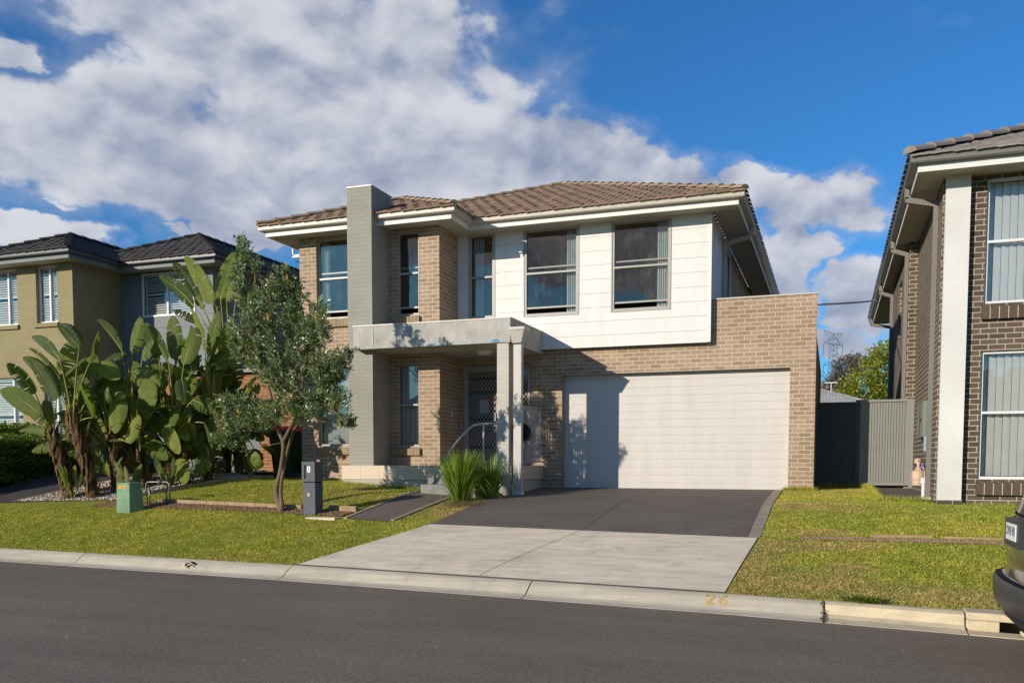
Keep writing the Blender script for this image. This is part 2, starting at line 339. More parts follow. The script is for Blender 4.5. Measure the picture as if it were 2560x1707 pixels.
M['lime'] = foliage('lime_tree_leaf', [(.09, .13, .014), (.22, .25, .03), (.42, .40, .06)], .3, .4)
M['gum'] = foliage('brown_gum_leaf', [(.11, .08, .06), (.17, .125, .095), (.23, .17, .135)], .15, .7)
M['tuft'] = foliage('strappy_leaf', [(.07, .13, .012), (.16, .25, .025), (.36, .42, .08)], .3, .4)
M['straw'] = foliage('dry_straw', [(.35, .27, .14), (.45, .36, .2), (.28, .2, .1)], .1, .8)
M['cone'] = plain('yellow_flower_cone', rgb(196,150,50), .8, .2, .15, 20)
def big_leaf():
    g = G('strelitzia_leaf', .46, .40)
    uv = g.n('ShaderNodeUVMap').outputs[0]
    geo = g.n('ShaderNodeNewGeometry')
    wv = g.n('ShaderNodeTexWave', wave_type='BANDS', bands_direction='X'); wv.inputs['Scale'].default_value = 9; wv.inputs['Distortion'].default_value = .6
    g.l(uv, wv.inputs['Vector'])
    at = g.n('ShaderNodeAttribute', attribute_name='tone')
    c = g.ramp(at.outputs['Fac'], [(0, (.07, .105, .022)), (.5, (.15, .19, .04)), (1, (.28, .31, .065))])
    c = g.mix(1.0, c, g.ramp(g.noise(3.5, 4), [(.3, (.8, .82, .8)), (.7, (1.15, 1.12, 1.0))]), 'MULTIPLY')
    sp = g.n('ShaderNodeSeparateXYZ'); g.l(uv, sp.inputs[0])
    rib = g.ramp(g.math('ABSOLUTE', sp.outputs[1]), [(.03, (1, 1, 1)), (.07, (0, 0, 0))])
    c = g.mix(g.math('MULTIPLY', rib, .7), c, (.20, .22, .07, 1))
    edge = g.ramp(g.math('ADD', g.math('ABSOLUTE', sp.outputs[1]), g.math('MULTIPLY', g.noise(7, 5, .7), .55)), [(1.20, (0, 0, 0)), (1.0, (0, 0, 0))]) if False else g.ramp(g.math('SUBTRACT', g.math('ADD', g.math('ABSOLUTE', sp.outputs[1]), g.math('MULTIPLY', g.noise(7, 5, .7), .6)), .5), [(.74, (0, 0, 0)), (.84, (1, 1, 1))])
    c = g.mix(edge, c, (.20, .135, .05, 1))
    g.base(c); g.bump(wv.outputs['Fac'], .55, .010)
    tl = g.n('ShaderNodeBsdfTranslucent'); g.l(g.mix(1.0, c, (1.8, 2.2, .5, 1), 'MULTIPLY'), tl.inputs[0])
    ms = g.n('ShaderNodeMixShader'); ms.inputs[0].default_value = .40
    g.l(g.b.outputs[0], ms.inputs[1]); g.l(tl.outputs[0], ms.inputs[2]); g.l(ms.outputs[0], g.o.inputs[0]); return g.m
M['bigleaf'] = big_leaf()
M['stalk'] = plain('leaf_stalk', (.27, .25, .055), .5, .35, .25, 6)
def trunk_mat():
    g = G('fibrous_trunk', .9, .15); n = g.noise(16, 5, .7, g.vec((1, 1, .18))); b = g.noise(4, 4)
    c = g.ramp(n, [(.32, (.022, .013, .008)), (.48, (.10, .058, .026)), (.62, (.22, .135, .055)), (.8, (.42, .31, .15))])
    c = g.mix(g.ramp(b, [(.5, (0, 0, 0)), (.7, (.7, .7, .7))]), c, (.10, .075, .03, 1))
    g.base(c); g.bump(n, .9, .02); return g.m
M['fibre'] = trunk_mat()
def lawn_soil():
    g = G('lawn_base', .95, .1)
    a = g.noise(70, 4, .7); b = g.noise(1.2, 4)
    c = g.ramp(a, [(.3, (.17, .18, .022)), (.7, (.40, .40, .07))]); g.base(g.mix(1.0, c, g.ramp(b, [(.3, (.8, .8, .8)), (.7, (1.1, 1.1, 1))]), 'MULTIPLY'))
    g.bump(a, 1, .03); return g.m
M['ground'] = lawn_soil()
def blade(name, dry):
    g = G(name, .6, .25)
    geo = g.n('ShaderNodeNewGeometry')
    c = g.ramp(geo.outputs['Random Per Island'], [(0, (.18, .23, .014)), (.35, (.40, .41, .035)), (.7, (.56, .56, .075)), (1, (.78, .72, .26))])
    drycol = g.ramp(geo.outputs['Random Per Island'], [(0, (.26, .23, .05)), (.5, (.55, .42, .15)), (1, (.80, .64, .32))])
    n = g.noise(1.6, 5, .68, g.vec((1, 1.8, 1))); 
    at = g.n('ShaderNodeAttribute', attribute_name='dry')
    k = g.math('ADD', g.math('MULTIPLY', at.outputs['Fac'], 1.0), g.math('MULTIPLY', n, .5))
    f = g.ramp(k, [(.42, (0, 0, 0)), (.68, (1, 1, 1))])
    c = g.mix(f, c, drycol)
    c = g.mix(1.0, c, g.ramp(g.noise(4.5, 5, .7), [(.32, (.66, .70, .62)), (.66, (1.2, 1.10, 1.1))]), 'MULTIPLY')
    c = g.mix(1.0, c, g.ramp(g.noise(.8, 5, .65), [(.36, (.80, .95, .82)), (.62, (1.22, 1.12, 1.12))]), 'MULTIPLY')
    g.base(c)
    tl = g.n('ShaderNodeBsdfTranslucent'); g.l(c, tl.inputs[0]); ms = g.n('ShaderNodeMixShader'); ms.inputs[0].default_value = .3
    g.l(g.b.outputs[0], ms.inputs[1]); g.l(tl.outputs[0], ms.inputs[2]); g.l(ms.outputs[0], g.o.inputs[0]); return g.m
M['blade'] = blade('lawn_blade', 0)
def pebble():
    g = G('white_pebble', .7, .3); ri = g.n('ShaderNodeNewGeometry').outputs['Random Per Island']
    g.base(g.ramp(ri, [(0, rgb(150,140,128)), (.5, rgb(214,208,198)), (1, rgb(240,236,228))])); return g.m
M['pebble'] = pebble()

# ------------------------------------------------------------------ mesh helpers
class MB:
    def __init__(s): s.v = []; s.f = []; s.uv = {}
    def quad(s, *p):
        i = len(s.v); s.v += [tuple(q) for q in p]; s.f.append(tuple(range(i, i+len(p)))); return s
    def box(s, x0, y0, z0, x1, y1, z1):
        if x0 > x1: x0, x1 = x1, x0
        if y0 > y1: y0, y1 = y1, y0
        if z0 > z1: z0, z1 = z1, z0
        return s.hexa([(x0,y0,z0),(x1,y0,z0),(x1,y1,z0),(x0,y1,z0),(x0,y0,z1),(x1,y0,z1),(x1,y1,z1),(x0,y1,z1)])
    def hexa(s, p):
        i = len(s.v); s.v += [tuple(q) for q in p]
        for a in ((0,3,2,1),(4,5,6,7),(0,1,5,4),(1,2,6,5),(2,3,7,6),(3,0,4,7)): s.f.append(tuple(i+k for k in a))
        return s
    def tube(s, pts, rad, n=8, cap=True):
        pts = [Vector(p) for p in pts]
        if isinstance(rad, (int, float)): rad = [rad]*len(pts)
        i0 = len(s.v); prev = None
        for k, p in enumerate(pts):
            d = (pts[min(k+1, len(pts)-1)] - pts[max(k-1, 0)])
            if d.length < 1e-9: d = Vector((0, 0, 1))
            d.normalize()
            a = prev - d*prev.dot(d) if prev else d.orthogonal()
            if a.length < 1e-6: a = d.orthogonal()
            a.normalize(); prev = a; b = d.cross(a)
            for j in range(n):
                t = 2*math.pi*j/n; q = p + rad[k]*(a*math.cos(t) + b*math.sin(t)); s.v.append(tuple(q))
        for k in range(len(pts)-1):
            for j in range(n):
                s.f.append((i0+k*n+j, i0+k*n+(j+1) % n, i0+(k+1)*n+(j+1) % n, i0+(k+1)*n+j))
        if cap:
            s.f.append(tuple(i0+j for j in range(n))[::-1]); e = i0+(len(pts)-1)*n; s.f.append(tuple(e+j for j in range(n)))
        return s
    def lathe(s, c, prof, n=20, axis='Z'):
        i0 = len(s.v)
        for (r, h) in prof:
            for j in range(n):
                t = 2*math.pi*j/n; a, b = r*math.cos(t), r*math.sin(t)
                s.v.append({'Z': (c[0]+a, c[1]+b, c[2]+h), 'Y': (c[0]+a, c[1]+h, c[2]-b), 'X': (c[0]+h, c[1]+a, c[2]+b)}[axis])
        for k in range(len(prof)-1):
            for j in range(n): s.f.append((i0+k*n+j, i0+k*n+(j+1) % n, i0+(k+1)*n+(j+1) % n, i0+(k+1)*n+j))
        s.f.append(tuple(i0+j for j in range(n))[::-1]); e = i0+(len(prof)-1)*n; s.f.append(tuple(e+j for j in range(n)))
        return s
    def build(s, name, mat, parent=None, bevel=0, smooth=False):
        me = bpy.data.meshes.new(name); off = root_of(parent)
        vv = [(a-off[0], b-off[1], c-off[2]) for a, b, c in s.v]
        me.from_pydata(vv, [], s.f); me.materials.append(mat)
        if smooth: me.polygons.foreach_set('use_smooth', [True]*len(me.polygons))
        me.update(); o = bpy.data.objects.new(name, me); COL.objects.link(o)
        if parent: o.parent = parent
        if bevel:
            b = o.modifiers.new('bevel', 'BEVEL'); b.width = bevel; b.segments = 2; b.limit_method = 'ANGLE'
        return o
def root_of(p):
    if not p: return (0, 0, 0)
    while p.parent: p = p.parent
    return tuple(p.location)
def thing(name, label, cat, loc, group=None):
    o = bpy.data.objects.new(name, None); COL.objects.link(o); o.location = loc; o.empty_display_size = .2
    return tag(o, label, cat, group)
def tag(o, label, cat=None, group=None, kind=None):
    if label: o['label'] = label
    if cat: o['category'] = cat
    if group: o['group'] = group
    if kind: o['kind'] = kind
    return o
def struct(o, label=None, kind='structure'):
    o['kind'] = kind
    if label: o['label'] = label
    return o
def npmesh(name, V, Fc, mat, parent=None, attrs=None, uvs=None, smooth=False):
    "V (n,3), Fc (m,k) numpy -> object"
    me = bpy.data.meshes.new(name); off = np.array(root_of(parent)); V = np.asarray(V, dtype=np.float32) - off.astype(np.float32)
    k = Fc.shape[1]; me.vertices.add(len(V)); me.vertices.foreach_set('co', V.ravel())
    me.loops.add(Fc.size); me.loops.foreach_set('vertex_index', Fc.astype(np.int32).ravel())
    me.polygons.add(len(Fc)); me.polygons.foreach_set('loop_start', np.arange(0, Fc.size, k, dtype=np.int32))
    if smooth: me.polygons.foreach_set('use_smooth', np.ones(len(Fc), dtype=bool))
    for an, av in (attrs or {}).items():
        a = me.attributes.new(an, 'FLOAT', 'POINT'); a.data.foreach_set('value', np.asarray(av, dtype=np.float32))
    if uvs is not None:
        u = me.uv_layers.new(name='UVMap'); u.data.foreach_set('uv', np.asarray(uvs, dtype=np.float32)[Fc.ravel()].ravel())
    me.materials.append(mat); me.update(calc_edges=True)
    o = bpy.data.objects.new(name, me); COL.objects.link(o)
    if parent: o.parent = parent
    return o
def text_mesh(txt, size, fn, mat, name, parent, extrude=.002, spacing=1.0, bold=0.0):
    cu = bpy.data.curves.new(name, 'FONT'); cu.body = txt; cu.size = size; cu.extrude = extrude; cu.align_x = 'CENTER'; cu.align_y = 'CENTER'
    cu.space_character = spacing; cu.offset = bold
    t = bpy.data.objects.new('tmp', cu); COL.objects.link(t)
    dg = bpy.context.evaluated_depsgraph_get(); me = bpy.data.meshes.new_from_object(t.evaluated_get(dg)); me.name = name
    bpy.data.objects.remove(t)
    off = root_of(parent)
    for v in me.vertices:
        p = fn(v.co.x, v.co.y, v.co.z); v.co = (p[0]-off[0], p[1]-off[1], p[2]-off[2])
    me.materials.clear(); me.materials.append(mat)
    o = bpy.data.objects.new(name, me); COL.objects.link(o)
    if parent: o.parent = parent
    return o

# ------------------------------------------------------------------ terrain (eye height is z = 0)
KX = [-60,-40,-20,-13.2,-7.1,-1.05,1.29,3,8,20,60]; KY = [12.0,11.6,11.25,11.02,10.61,9.95,9.56,9.25,8.45,6.6,0]
def yk(x): return float(np.interp(x, KX, KY))
def g(x, y):
    k = yk(x)
    dz = float(np.interp(x, [-20,-13,-10,-6.5], [.35,.33,.19,0]))*min(1, max(0, (y-k)/(16-k)))
    if y < k: return -1.45
    if y < 15.5: return -1.45+.75*((y-k)/(15.5-k))**.92+dz
    return float(np.interp(y, [15.5,18.6,25], [-.70,-.56,-.5]))+dz
def kz(o): return float(np.interp(o, [-1,0,.03,.10,.20,.28,.35,.45], [-1.446,-1.448,-1.452,-1.47,-1.53,-1.578,-1.592,-1.600]))
XS = sorted(set([-400,-200,-100,-60,-45,-34,-28] + list(np.arange(-24, 6.01, .4)) + [8,10,13,17,24,40,60,100,200,400]))
TS = [0,.3,.6,1,1.5,2,2.5,3,3.5,4,4.5,5,5.5,6,6.5,7,8,9,10,12,15,20,30,60,120,300,700]
V = []; Fc = []
for x in XS:
    k = yk(x)
    for t in TS: V.append((x, k+t, g(x, k+t)))
nT = len(TS)
for i in range(len(XS)-1):
    for j in range(nT-1): Fc.append((i*nT+j, (i+1)*nT+j, (i+1)*nT+j+1, i*nT+j+1))
struct(npmesh('ground', np.array(V), np.array(Fc), M['ground']), 'green lawn ground rising gently from the kerb to the houses')
# road
V = []; Fc = []
for x in XS:
    k = yk(x)-.45
    for t in (0, .02, 1, 3, 6, 12, 30, 100, 400): V.append((x, k-t, -1.604 + (.0 if t < .5 else min(.05, .02*t)) - (0 if t < 8 else .02)))
for i in range(len(XS)-1):
    for j in range(8): Fc.append((i*9+j, i*9+j+1, (i+1)*9+j+1, (i+1)*9+j))
struct(npmesh('road', np.array(V), np.array(Fc), M['asphalt']), 'dark grey asphalt road')

def sheet(name, Lf, Rf, ts, off, mat, nx=8, yl=None, thick=0):
    "draped strip between x = Lf(t) and Rf(t); y given by yl(x, t)"
    V = []; Fc = []
    for t in ts:
        a, b = Lf(t), Rf(t)
        for i in range(nx+1):
            x = a+(b-a)*i/nx; y = yl(x, t) if yl else t
            V.append((x, y, g(x, y)+off))
    for j in range(len(ts)-1):
        for i in range(nx):
            a = j*(nx+1)+i; Fc.append((a, a+1, a+nx+2, a+nx+1))
    return npmesh(name, np.array(V), np.array(Fc), mat)
jy = lambda x: 12.7+(x+.95)*(13.2-12.7)/(-6.25+.95)      # colour change line across the drive
Ld = lambda y: float(np.interp(y, [10.5,11.2,12.1,13.2,16.4,16.5,18.7], [-7.06,-6.83,-6.42,-6.22,-6.05,-6.02,-5.9]))
Rd = lambda y: float(np.interp(y, [9.9,12.7,18.7], [-1.085,-.95,-.90]))
def concrete_sheet():
    V = []; Fc = []; nx = 14; ny = 12
    for j in range(ny+1):
        for i in range(nx+1):
            u = i/nx; xb = -7.07+u*(-1.085+7.07); yb = yk(xb)+.012
            xt = -6.22+u*(-.95+6.22); yt = jy(xt); s = j/ny
            x = xb+(xt-xb)*(s if u > .2 else s**(.85)); y = yb+(yt-yb)*s
            V.append((x, y, g(x, y)+.012))
    for j in range(ny):
        for i in range(nx):
            a = j*(nx+1)+i; Fc.append((a, a+1, a+nx+2, a+nx+1))
    return npmesh('crossover', np.array(V), np.array(Fc), M['concrete'])
struct(concrete_sheet(), 'pale grey concrete crossover between the kerb and the dark driveway')
def drive_sheet(name, xa, xb, mat, off):
    V = []; Fc = []; nx = 12; ny = 12
    for j in range(ny+1):
        for i in range(nx+1):
            u = i/nx; s = j/ny
            xl = xa(s)+(xb(s)-xa(s))*u
            y = jy(xl)+(18.72-jy(xl))*s
            V.append((xl, y, g(xl, y)+off))
    for j in range(ny):
        for i in range(nx):
            a = j*(nx+1)+i; Fc.append((a, a+1, a+nx+2, a+nx+1))
    return npmesh(name, np.array(V), np.array(Fc), mat)
struct(drive_sheet('driveway', lambda s: -6.22+min(1, s/.55)*.18, lambda s: -1.08, M['drive'], .012), 'charcoal stained driveway in front of the garage door')
struct(drive_sheet('driveway_border', lambda s: -1.08, lambda s: -.92, M['drivestrip'], .0125), 'lighter border strip along the right edge of the dark driveway')
# saw-cut joint along the drive and gutters between slabs
mb = MB(); pts = [(-4.18,10.33),(-3.9,11.6),(-3.56,12.95),(-3.5,16),(-3.4,18.6)]
for (x0, y0), (x1, y1) in zip(pts[:-1], pts[1:]):
    n = 6
    for i in range(n):
        a = (x0+(x1-x0)*i/n, y0+(y1-y0)*i/n); b = (x0+(x1-x0)*(i+1)/n, y0+(y1-y0)*(i+1)/n); w = .0035
        mb.quad((a[0]-w, a[1], g(*a)+.017), (a[0]+w, a[1], g(*a)+.017), (b[0]+w, b[1], g(*b)+.017), (b[0]-w, b[1], g(*b)+.017))
for i in range(24):
    x0 = -7.05+i*.2485; x1 = x0+.2485
    mb.quad((x0, yk(x0)-.004, -1.4475), (x1, yk(x1)-.004, -1.4475), (x1, yk(x1)+.022, -1.432), (x0, yk(x0)+.022, -1.432))
struct(mb.build('driveway_joint', M['groove']), 'thin dark saw cut joint in the driveway')
# front path, left driveway, apron, gate slab
def poly_sheet(name, poly4, off, mat, nx=6, ny=8):
    (ax, ay), (bx, by), (cx, cy), (dx, dy) = poly4; V = []; Fc = []
    for j in range(ny+1):
        s = j/ny
        for i in range(nx+1):
            u = i/nx
            x = (ax+(bx-ax)*u)*(1-s)+(dx+(cx-dx)*u)*s; y = (ay+(by-ay)*u)*(1-s)+(dy+(cy-dy)*u)*s
            V.append((x, y, g(x, y)+off))
    for j in range(ny):
        for i in range(nx):
            a = j*(nx+1)+i; Fc.append((a, a+1, a+nx+2, a+nx+1))
    return npmesh(name, np.array(V), np.array(Fc), mat)
struct(poly_sheet('path', [(-7.86,13.33),(-7.02,13.27),(-6.86,16.1),(-7.78,16.1)], .016, M['path']), 'dark front path leading to the porch steps')
mb = MB()
for i in range(8):
    y0 = 13.33+i*.34; y1 = y0+.34
    for (xa, xb, sgn) in ((-7.86, -7.78, -1), (-7.02, -6.88, 1)):
        x0 = xa+(xb-xa)*i/8; x1 = xa+(xb-xa)*(i+1)/8; w = .07*sgn
        mb.hexa([(x0,y0,g(x0,y0)-.05),(x0+w,y0,g(x0,y0)-.05),(x1+w,y1,g(x1,y1)-.05),(x1,y1,g(x1,y1)-.05),(x0,y0,g(x0,y0)+.03),(x0+w,y0,g(x0,y0)+.03),(x1+w,y1,g(x1,y1)+.03),(x1,y1,g(x1,y1)+.03)])
struct(mb.build('path_edge', M['drivestrip']), 'thin border of the front path')
struct(poly_sheet('neighbour_driveway', [(-17.45,13.3),(-14.75,13.75),(-13.9,19.0),(-17.45,19.0)], .014, M['ldrive']), 'dark driveway left of the garden bed')
struct(poly_sheet('pavement', [(-21,11.3),(-17.2,11.2),(-15.85,13.2),(-19.6,13.28)], .014, M['concrete']), 'pale concrete apron at the left edge')
struct(poly_sheet('side_path', [(.80,16.35),(1.62,16.35),(1.6,20.15),(.72,20.15)], .02, M['path']), 'dark slab in front of the side gate')

# kerb: rolled profile swept along the street, with open joints
def kerb_run(xa, xb, mb, lift=0, prof=None):
    prof = prof or [0,.03,.07,.12,.17,.22,.27,.32,.38,.45]
    n = max(2, int(abs(xb-xa)/.5)); base = len(mb.v); cols = len(prof)+2
    for i in range(n+1):
        x = xa+(xb-xa)*i/n; k = yk(x)
        mb.v.append((x, k, -1.75))
        for o in prof: mb.v.append((x, k-o, (kz(o) if lift == 0 else kzu(o))))
        mb.v.append((x, k-prof[-1], -1.75))
    for i in range(n):
        for j in range(cols-1):
            a = base+i*cols+j; mb.f.append((a, a+1, a+cols+1, a+cols))
    for i in (0, n):
        a = base+i*cols; mb.f.append(tuple(a+j for j in range(cols)))
def kzu(o): return float(np.interp(o, [0,.02,.10,.16,.19,.27,.45], [-1.445,-1.435,-1.437,-1.46,-1.555,-1.585,-1.6]))
J = [-60,-40,-25,-20,-17,-14.4,-11.15,-7.12,-3.42,-.04,1.24]
mb = MB()
for a, b in zip(J[:-2], J[1:-1]): kerb_run(a+.008, b-.008, mb)
struct(mb.build('kerb', M['kerb'], smooth=False), 'rolled concrete kerb along the road')
mb = MB(); kerb_run(-.03, 1.235, mb, 1, [0,.02,.06,.10,.14,.16,.175,.19,.27,.36,.45])
struct(mb.build('kerb', M['kerbold']), 'paler upright kerb stone right of the weedy joint')
mb = MB()
for jx in J[1:-1]:
    for o0, o1 in zip([0,.07,.14,.2,.27,.35], [.07,.14,.2,.27,.35,.45]):
        mb.quad((jx-.011, yk(jx)-o0, kz(o0)-.012), (jx+.011, yk(jx)-o0, kz(o0)-.012), (jx+.011, yk(jx)-o1, kz(o1)-.012), (jx-.011, yk(jx)-o1, kz(o1)-.012))
struct(mb.build('kerb_joint', M['joint']), 'dark open joints between kerb lengths')
# stormwater lintel: slab with an opening under it
x0, x1 = 1.25, 3.6
mb = MB()
def kp(x, o, z): return (x, yk(x)-o, z)
def kbox(xa, xb, oa, ob, za, zb):
    mb.hexa([kp(xa,ob,za),kp(xb,ob,za),kp(xb,oa,za),kp(xa,oa,za),kp(xa,ob,zb),kp(xb,ob,zb),kp(xb,oa,zb),kp(xa,oa,zb)])
kbox(x0, x1, -.10, .20, -1.50, -1.425); kbox(x0, x0+.28, -.30, .19, -1.75, -1.502); kbox(x1-.25, x1, -.30, .19, -1.75, -1.502)
kbox(x0, x1, -.32, -.22, -1.75, -1.503)
mb2 = mb.build('drain_lintel', M['kerbold'], bevel=.012); tag(mb2, 'concrete stormwater drain lintel with dark opening beneath the parked car', 'drain')
mb = MB(); kbox(x0+.28, x1-.25, -.21, .19, -1.80, -1.72); mb.build('drain_opening', M['dark'], mb2)
mb = MB(); kbox(x0, x0+.45, .19, .45, -1.75, -1.597); kbox(x0+.45, x1, .19, .45, -1.75, -1.62)
mb.build('drain_apron', M['kerbold'], mb2)
mb = MB(); kerb_run(3.61, 40, mb); struct(mb.build('kerb', M['kerb']), 'kerb beyond the drain')
# broken hole in the kerb
mb = MB(); cx, co = -8.88, .17; P0 = []
for i in range(11):
    t = 2*math.pi*i/11; rx = .13*(.7+.5*random.random()); ro = .06*(.7+.5*random.random())
    x = cx+rx*math.cos(t); o = co+ro*math.sin(t); P0.append((x, yk(x)-o, kz(o)+.003))
mb.quad(*P0[::-1]); h_ = mb.build('kerb_hole', M['dark']); tag(h_, 'small broken hole in the face of the kerb', 'hole')
mb = MB()
for i in range(14):
    x = cx+random.uniform(-.14, .14); o = co+random.uniform(-.03, .09); s = random.uniform(.012, .03)
    mb.box(x-s, yk(x)-o-s*.5, kz(o), x+s, yk(x)-o+s*.5, kz(o)+s*.5)
mb.build('chip', M['kerbold'], h_)
PN = thing('painted_number', 'faded yellow number 26 painted on the kerb', 'painted number', (-1.16, 9.8, -1.5))
for ch_, x_ in (('2', -1.235), ('6', -1.085)):
    text_mesh(ch_, .20, lambda x, y, z: (x_+x*1.15, yk(x_)-(.165-y*1.2), max(kz(.165-y*1.2), -1.60)+.007+z), M['yellowpaint'], 'digit', PN, .001, 1, .004)

# ------------------------------------------------------------------ walls
def wall(parent, name, mat, axis, c, u0, u1, z0, z1, holes=(), th=.11, reveal=None):
    "wall facing -Y (axis='y': plane y=c) or +X/-X (axis='x': plane x=c, th sign gives depth direction); holes = (ua,ub,za,zb)"
    us = sorted(set([u0, u1]+[h[0] for h in holes]+[h[1] for h in holes])); zs = sorted(set([z0, z1]+[h[2] for h in holes]+[h[3] for h in holes]))
    mb = MB()
    P = (lambda u, z, d: (u, c+d, z)) if axis == 'y' else (lambda u, z, d: (c+d, u, z))
    for a, b in zip(us[:-1], us[1:]):
        for e, f in zip(zs[:-1], zs[1:]):
            m = ((a+b)/2, (e+f)/2)
            if any(h[0] < m[0] < h[1] and h[2] < m[1] < h[3] for h in holes): continue
            mb.quad(P(a,e,0), P(b,e,0), P(b,f,0), P(a,f,0)); mb.quad(P(a,e,th), P(a,f,th), P(b,f,th), P(b,e,th))
    for (a, b, e, f) in list(holes)+[(u0, u1, z0, z1)]:
        for p, q in (((a,e),(b,e)), ((b,e),(b,f)), ((b,f),(a,f)), ((a,f),(a,e))):
            mb.quad(P(*p,0), P(*q,0), P(*q,th), P(*p,th))
    return mb.build(name, mat, parent)
def planks(parent, name, mat, axis, c, u0, u1, z0, z1, holes=(), step=.295, gap=.005, th=.018, trim=True):
    zb = []; z = z1
    while z > z0+.05: zb.append((max(z0, z-step+gap), z)); z -= step
    mb = MB()
    for (e, f) in zb:
        cuts = sorted(set([e, f]+[h[2] for h in holes if e < h[2] < f]+[h[3] for h in holes if e < h[3] < f]))
        for a, b in zip(cuts[:-1], cuts[1:]):
            m = (a+b)/2; segs = [(u0, u1)]
            for h in holes:
                if h[2] < m < h[3]:
                    ns = []
                    for s0, s1 in segs:
                        if h[0] > s0: ns.append((s0, min(s1, h[0])))
                        if h[1] < s1: ns.append((max(s0, h[1]), s1))
                    segs = [q for q in ns if q[1]-q[0] > 1e-4]
            for s0, s1 in segs:
                if axis == 'y': mb.box(s0, c, a, s1, c+th, b)
                else: mb.box(c, s0, a, c+th, s1, b)
    return mb.build(name, mat, parent)
def window(parent, x0, x1, z0, z1, Y, frame='alu', mid=None, mull=None, blind=None, deep=1.6, room=True, label=None, fw=.042, glassmat='glass', side=None, bottom_open=False):
    "sash window in plane y=Y (Y = front of the frame)"
    mb = MB(); d = .06
    mb.box(x0, Y, z0, x0+fw, Y+d, z1); mb.box(x1-fw, Y, z0, x1, Y+d, z1)
    mb.box(x0+fw, Y+.002, z0, x1-fw, Y+d, z0+fw); mb.box(x0+fw, Y+.002, z1-fw, x1-fw, Y+d, z1)
    if mid: mb.box(x0+fw, Y-.006, mid-.02, x1-fw, Y+d-.004, mid+.02)
    if mull: mb.box(mull-.025, Y+.004, z0+fw, mull+.025, Y+d-.006, z1-fw)
    if bottom_open:   # the sash stands slightly raised: second rail above the sill, another behind the upper pane
        mb.box(x0+fw, Y+.02, z0+.15, x1-fw, Y+.05, z0+.185); mb.box(x0+fw, Y+.045, mid+.11, x1-fw, Y+.068, mid+.145)
    w = mb.build('window', M[frame], parent)
    if label: w['label'] = label
    gm = MB(); qa, qb, qe, qf = x0+fw*.6, x1-fw*.6, (mid if mid else z0)+fw*.3, z1-fw*.6; gm.quad((qa,Y+.032,qe),(qb,Y+.032,qe),(qb,Y+.032,qf),(qa,Y+.032,qf))
    gm.build('pane', M[glassmat], w)
    if mid: gm = MB(); qe, qf = z0+(.17 if bottom_open else fw*.6), mid-fw*.3; gm.quad((qa,Y+.038,qe),(qb,Y+.038,qe),(qb,Y+.038,qf),(qa,Y+.038,qf)); gm.build('pane', M[glassmat], w)
    if room:
        rm = MB(); a, b, e, f = x0-.30, x1+.30, z0-.30, z1+.06; y0, y1 = Y+.16, Y+deep+1.2
        rm.quad((a,y1,e),(b,y1,e),(b,y1,f),(a,y1,f)); rm.quad((a,y0,e),(a,y1,e),(a,y1,f),(a,y0,f)); rm.quad((b,y0,e),(b,y0,f),(b,y1,f),(b,y1,e))
        rm.quad((a,y0,f),(a,y1,f),(b,y1,f),(b,y0,f)); rm.quad((a,y0,e),(b,y0,e),(b,y1,e),(a,y1,e))
        for (p, q, r_, s_) in ((a, x0, e, f), (x1, b, e, f), (x0, x1, e, z0), (x0, x1, z1, f)): rm.quad((p,y0,r_),(q,y0,r_),(q,y0,s_),(p,y0,s_))
        rm.build('room', M['room'], w)
    if blind == 'vertical' or blind == 'closed':
        bm = MB(); pitch_ = .112; wd = .062 if blind == 'closed' else .05; u = x0+.08; yb = Y+.13
        an = R(18 if blind == 'closed' else 30)
        while u < x1-.05:
            dx, dy = wd*math.cos(an)*.95, wd*math.sin(an); o = random.uniform(-.004, .004)
            bm.hexa([(u-dx,yb-dy+o,z0+.05),(u+dx,yb+dy+o,z0+.05),(u+dx,yb+dy+.002+o,z0+.05),(u-dx,yb-dy+.002+o,z0+.05),(u-dx,yb-dy+o,z1-.04),(u+dx,yb+dy+o,z1-.04),(u+dx,yb+dy+.002+o,z1-.04),(u-dx,yb-dy+.002+o,z1-.04)])
            u += pitch_
        bm.build('blind', M['blind'], w)
    if blind == 'left_stack':
        bm = MB(); u = x0+.07
        while u < x0+.40*(x1-x0)+.03:
            bm.box(u, Y+.10, z0+.05, u+.045, Y+.14, z1-.05); u += .062
        bm.build('blind', M['curtain'], w)
    if side:
        bm = MB(); sgn, cw = side; u0 = (x1-fw-cw) if sgn > 0 else (x0+fw)
        n = 26
        for i in range(n):
            ua, ub = u0+cw*i/n, u0+cw*(i+1)/n; ya, yb = Y+.12+.018*math.sin(i*1.35), Y+.12+.018*math.sin((i+1)*1.35)
            bm.quad((ua,ya,z0+.02),(ub,yb,z0+.02),(ub,yb,z1-.02),(ua,ya,z1-.02))
        bm.build('curtain', M['curtain'], w)
    if blind == 'shutters':
        bm = MB(); edges = [x0+fw, (mull or (x0+x1)/2), x1-fw]
        for a, b in zip(edges[:-1], edges[1:]):
            a += .02; b -= .02
            for (p, q) in ((a, a+.04), (b-.04, b)): bm.box(p, Y+.07, z0+fw, q, Y+.10, z1-fw)
            for zz in (z0+fw, (z0+z1)/2, z1-fw-.05): bm.box(a+.04, Y+.071, zz, b-.04, Y+.099, zz+.05)
            z = z0+fw+.09
            while z < z1-fw-.08:
                if abs(z-(z0+z1)/2) > .06:
                    bm.hexa([(a+.04,Y+.065,z-.022),(b-.04,Y+.065,z-.022),(b-.04,Y+.105,z+.018),(a+.04,Y+.105,z+.018),(a+.04,Y+.065,z-.014),(b-.04,Y+.065,z-.014),(b-.04,Y+.105,z+.026),(a+.04,Y+.105,z+.026)])
                z += .062
        bm.build('shutter', M['shutter'], w)
    return w
